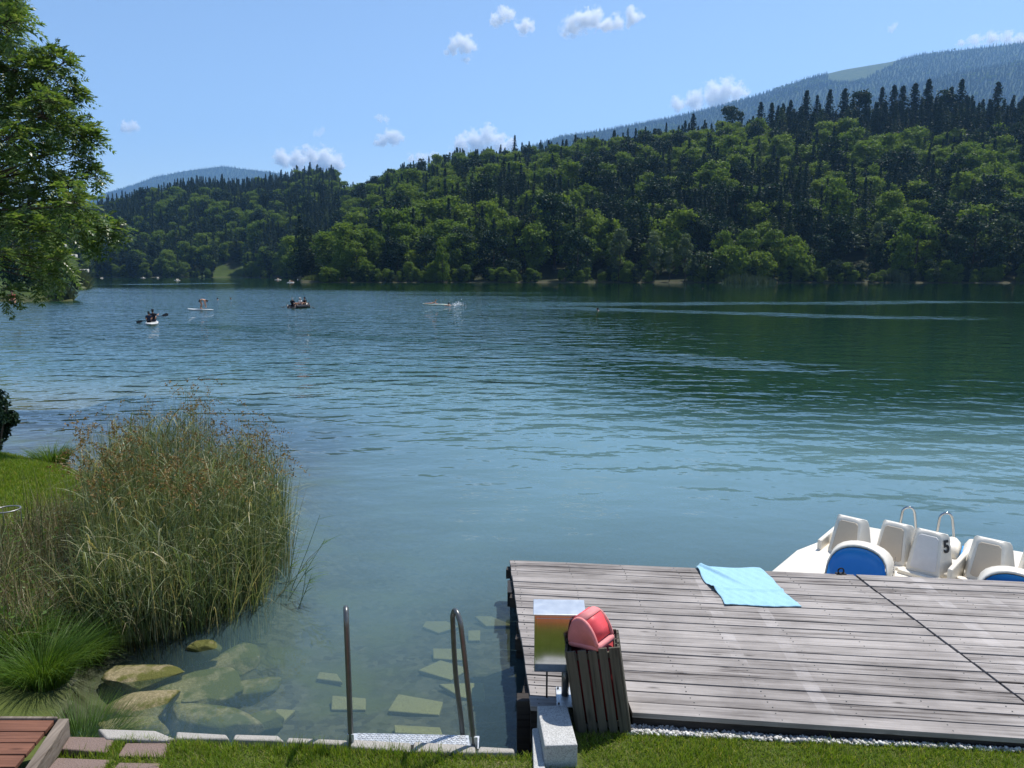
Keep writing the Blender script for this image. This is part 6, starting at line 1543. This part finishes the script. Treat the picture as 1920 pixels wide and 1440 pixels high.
# ================================================================== CLOUDS
def cloud(label, puffs, dist=15000, dens=.010, seed=0, soft=.5):
    """puffs: (px, py, radius in picture columns)"""
    C = [at(x, y, dist) for x, y, r in puffs]; S_ = dist / FPX / CP
    c0 = sum(C, Vector()) / len(C); bm = bmesh.new()
    for c, (x, y, r) in zip(C, puffs):
        bmesh.ops.create_icosphere(bm, subdivisions=3, radius=r * S_ * 1.3, matrix=Matrix.Translation(c - c0) @ Matrix.Diagonal((1, .9, .88, 1)))
    me = D.meshes.new('cloud'); bm.to_mesh(me); bm.free()
    o = D.objects.new('cloud', me); COL.objects.link(o); o.location = c0
    rm = o.modifiers.new('r', 'REMESH'); rm.mode = 'VOXEL'; rm.voxel_size = max(6.0, min(r for _, _, r in puffs) * S_ * .22)
    dg = bpy.context.evaluated_depsgraph_get(); me2 = D.meshes.new_from_object(o.evaluated_get(dg)); o.modifiers.clear(); o.data = me2
    k = NT('cloud_vapour'); oc = k.coord('Object'); tot = None
    big = max(r for _, _, r in puffs) * S_
    nz = k.noise(k.mapping(oc, (1 / big, 1 / big, 1 / big), loc=(seed * 3.3, 0, 0)), 1.5, 8, .66)
    for c, (x, y, r) in zip(C, puffs):
        v = k.n('ShaderNodeVectorMath', operation='DISTANCE'); k.l(oc, v.inputs[0]); v.inputs[1].default_value = c - c0
        f = k.math('SUBTRACT', 1.0, k.math('DIVIDE', v.outputs['Value'], r * S_ * 1.25), clamp=True)
        tot = f if tot is None else k.math('MAXIMUM', tot, f)
    dn = k.math('ADD', k.math('SUBTRACT', k.math('MULTIPLY', tot, 1.15), .42), k.math('MULTIPLY', k.math('SUBTRACT', nz, .5), 3.3))
    dn = k.math('MULTIPLY', k.math('MULTIPLY', dn, 2.2, clamp=True), dens * (2.2 if c0.z < 2600 else 1.15))
    pv = k.n('ShaderNodeVolumePrincipled'); pv.inputs['Color'].default_value = (1, 1, 1, 1); pv.inputs['Anisotropy'].default_value = .1
    k.l(dn, pv.inputs['Density']); k.l(pv.outputs[0], k.out.inputs['Volume']); me2.materials.clear(); me2.materials.append(k.m)
    tag(o, label, 'cloud', 'small fair weather clouds')
cloud('wide ragged cloud, the largest one high in the sky', [(1072, 52, 20), (1092, 38, 22), (1115, 36, 22), (1138, 44, 17), (1160, 40, 16), (1185, 32, 18), (1200, 31, 11), (1060, 66, 9)], seed=1, dens=.012)
cloud('upper small cloud of the pair left of the largest one', [(932, 38, 14), (944, 26, 16), (956, 28, 12), (924, 44, 8)], seed=2, dens=.012)
cloud('lower small round cloud of the pair left of the largest one', [(984, 48, 17), (994, 46, 11), (972, 50, 9)], seed=3, dens=.014)
cloud('puffy cloud standing below the small pair', [(862, 82, 19), (875, 84, 19), (850, 94, 12), (888, 88, 10), (874, 112, 9), (838, 98, 8)], seed=4, dens=.012)
cloud('small lone cloud to the right of the ash tree', [(237, 237, 13), (250, 238, 13), (230, 243, 8)], seed=5, dens=.012)
cloud('long cloud resting on the far left mountain', [(530, 298, 20), (556, 302, 24), (585, 300, 26), (608, 292, 22), (628, 306, 20), (600, 314, 26)], seed=6, dens=.009)
cloud('small cloud in the middle of the sky above the valley', [(718, 262, 15), (735, 256, 18), (748, 260, 11), (708, 268, 8)], seed=7, dens=.008)
cloud('thin wisp just above the small middle cloud', [(712, 221, 9), (724, 224, 9), (706, 219, 6)], seed=8, dens=.007)
cloud('faint tiny wisp between long cloud and middle cloud', [(598, 248, 10), (606, 243, 8), (590, 252, 6)], seed=9, dens=.005)
cloud('large cloud heap rising behind the ridge left of the lone spruce', [(865, 278, 24), (890, 268, 26), (915, 258, 24), (938, 272, 22), (955, 268, 14), (895, 285, 26), (850, 288, 12)], seed=10, dens=.009)
cloud('low faint cloud bank just above the left part of the ridge', [(790, 298, 14), (815, 298, 15), (770, 296, 10)], seed=11, dens=.005)
cloud('white cloud rising behind the slope of the hazy mountain', [(1275, 196, 18), (1305, 190, 22), (1335, 178, 24), (1362, 168, 24), (1385, 172, 20), (1350, 190, 26)], seed=12, dens=.011)
cloud('cloud strip peeping over the highest mountain crest', [(1830, 76, 14), (1860, 72, 15), (1890, 72, 15), (1912, 74, 14), (1800, 80, 9)], seed=13, dens=.010)
cloud('tiny wisp high above the mountain', [(1672, 54, 9), (1678, 48, 7)], seed=14, dens=.005)

# ================================================================== AIR
m = MB(); m.box((0, 5600, 1045), (17000, 11320, 2110)); k = NT('air')
pv = k.n('ShaderNodeVolumePrincipled'); pv.inputs['Color'].default_value = (.30, .58, 1.0, 1); pv.inputs['Density'].default_value = HAZE_D; pv.inputs['Anisotropy'].default_value = .25
k.l(pv.outputs[0], k.out.inputs['Volume']); tag(m.build('haze', k.m), kind='stuff')

# ================================================================== LIGHT, SKY, CAMERA
sun_dir = Vector((.36, .36, 1)).normalized()
elev, azi = math.asin(sun_dir.z), math.atan2(sun_dir.x, sun_dir.y)
L = D.lights.new('sun', 'SUN'); L.energy = SUN_E; L.angle = R(.53); L.color = (1, .955, .88)
lo = D.objects.new('sun', L); COL.objects.link(lo); lo.rotation_euler = (-sun_dir).to_track_quat('-Z', 'Y').to_euler(); lo.location = (20, 15, 60)
w = D.worlds.new('World'); scene.world = w; w.use_nodes = True; nt = w.node_tree; nt.nodes.clear()
sky = nt.nodes.new('ShaderNodeTexSky'); sky.sky_type = 'NISHITA'; sky.sun_disc = False; sky.sun_elevation = elev; sky.sun_rotation = azi
sky.altitude = 500; sky.air_density = 1.0; sky.dust_density = .4; sky.ozone_density = 1.6
bg = nt.nodes.new('ShaderNodeBackground'); bg.inputs['Strength'].default_value = SKY_S
wo = nt.nodes.new('ShaderNodeOutputWorld'); nt.links.new(sky.outputs[0], bg.inputs[0]); nt.links.new(bg.outputs[0], wo.inputs[0])
cam = D.cameras.new('camera'); cam.sensor_width = 36; cam.lens = 36 * FPX / 1920; cam.clip_start = .1; cam.clip_end = 60000
co = D.objects.new('camera', cam); COL.objects.link(co); co.location = (0, 0, CAMZ); co.rotation_euler = (math.pi / 2 - PITCH, 0, 0); scene.camera = co
scene.render.engine = 'CYCLES'; c = scene.cycles
c.max_bounces = 8; c.diffuse_bounces = 3; c.glossy_bounces = 4; c.transmission_bounces = 6; c.transparent_max_bounces = 12; c.volume_bounces = 5
c.caustics_reflective = False; c.caustics_refractive = False; c.use_denoising = True; c.sample_clamp_indirect = 6
try: c.denoiser = 'OPENIMAGEDENOISE'; c.denoising_input_passes = 'RGB_ALBEDO_NORMAL'
except Exception as ex: print('denoiser', ex)
vs = scene.view_settings; scene.display_settings.display_device = 'sRGB'; vs.view_transform = 'Standard'; vs.look = 'None'; vs.exposure = EXPO; vs.gamma = 1; vs.use_curve_mapping = False
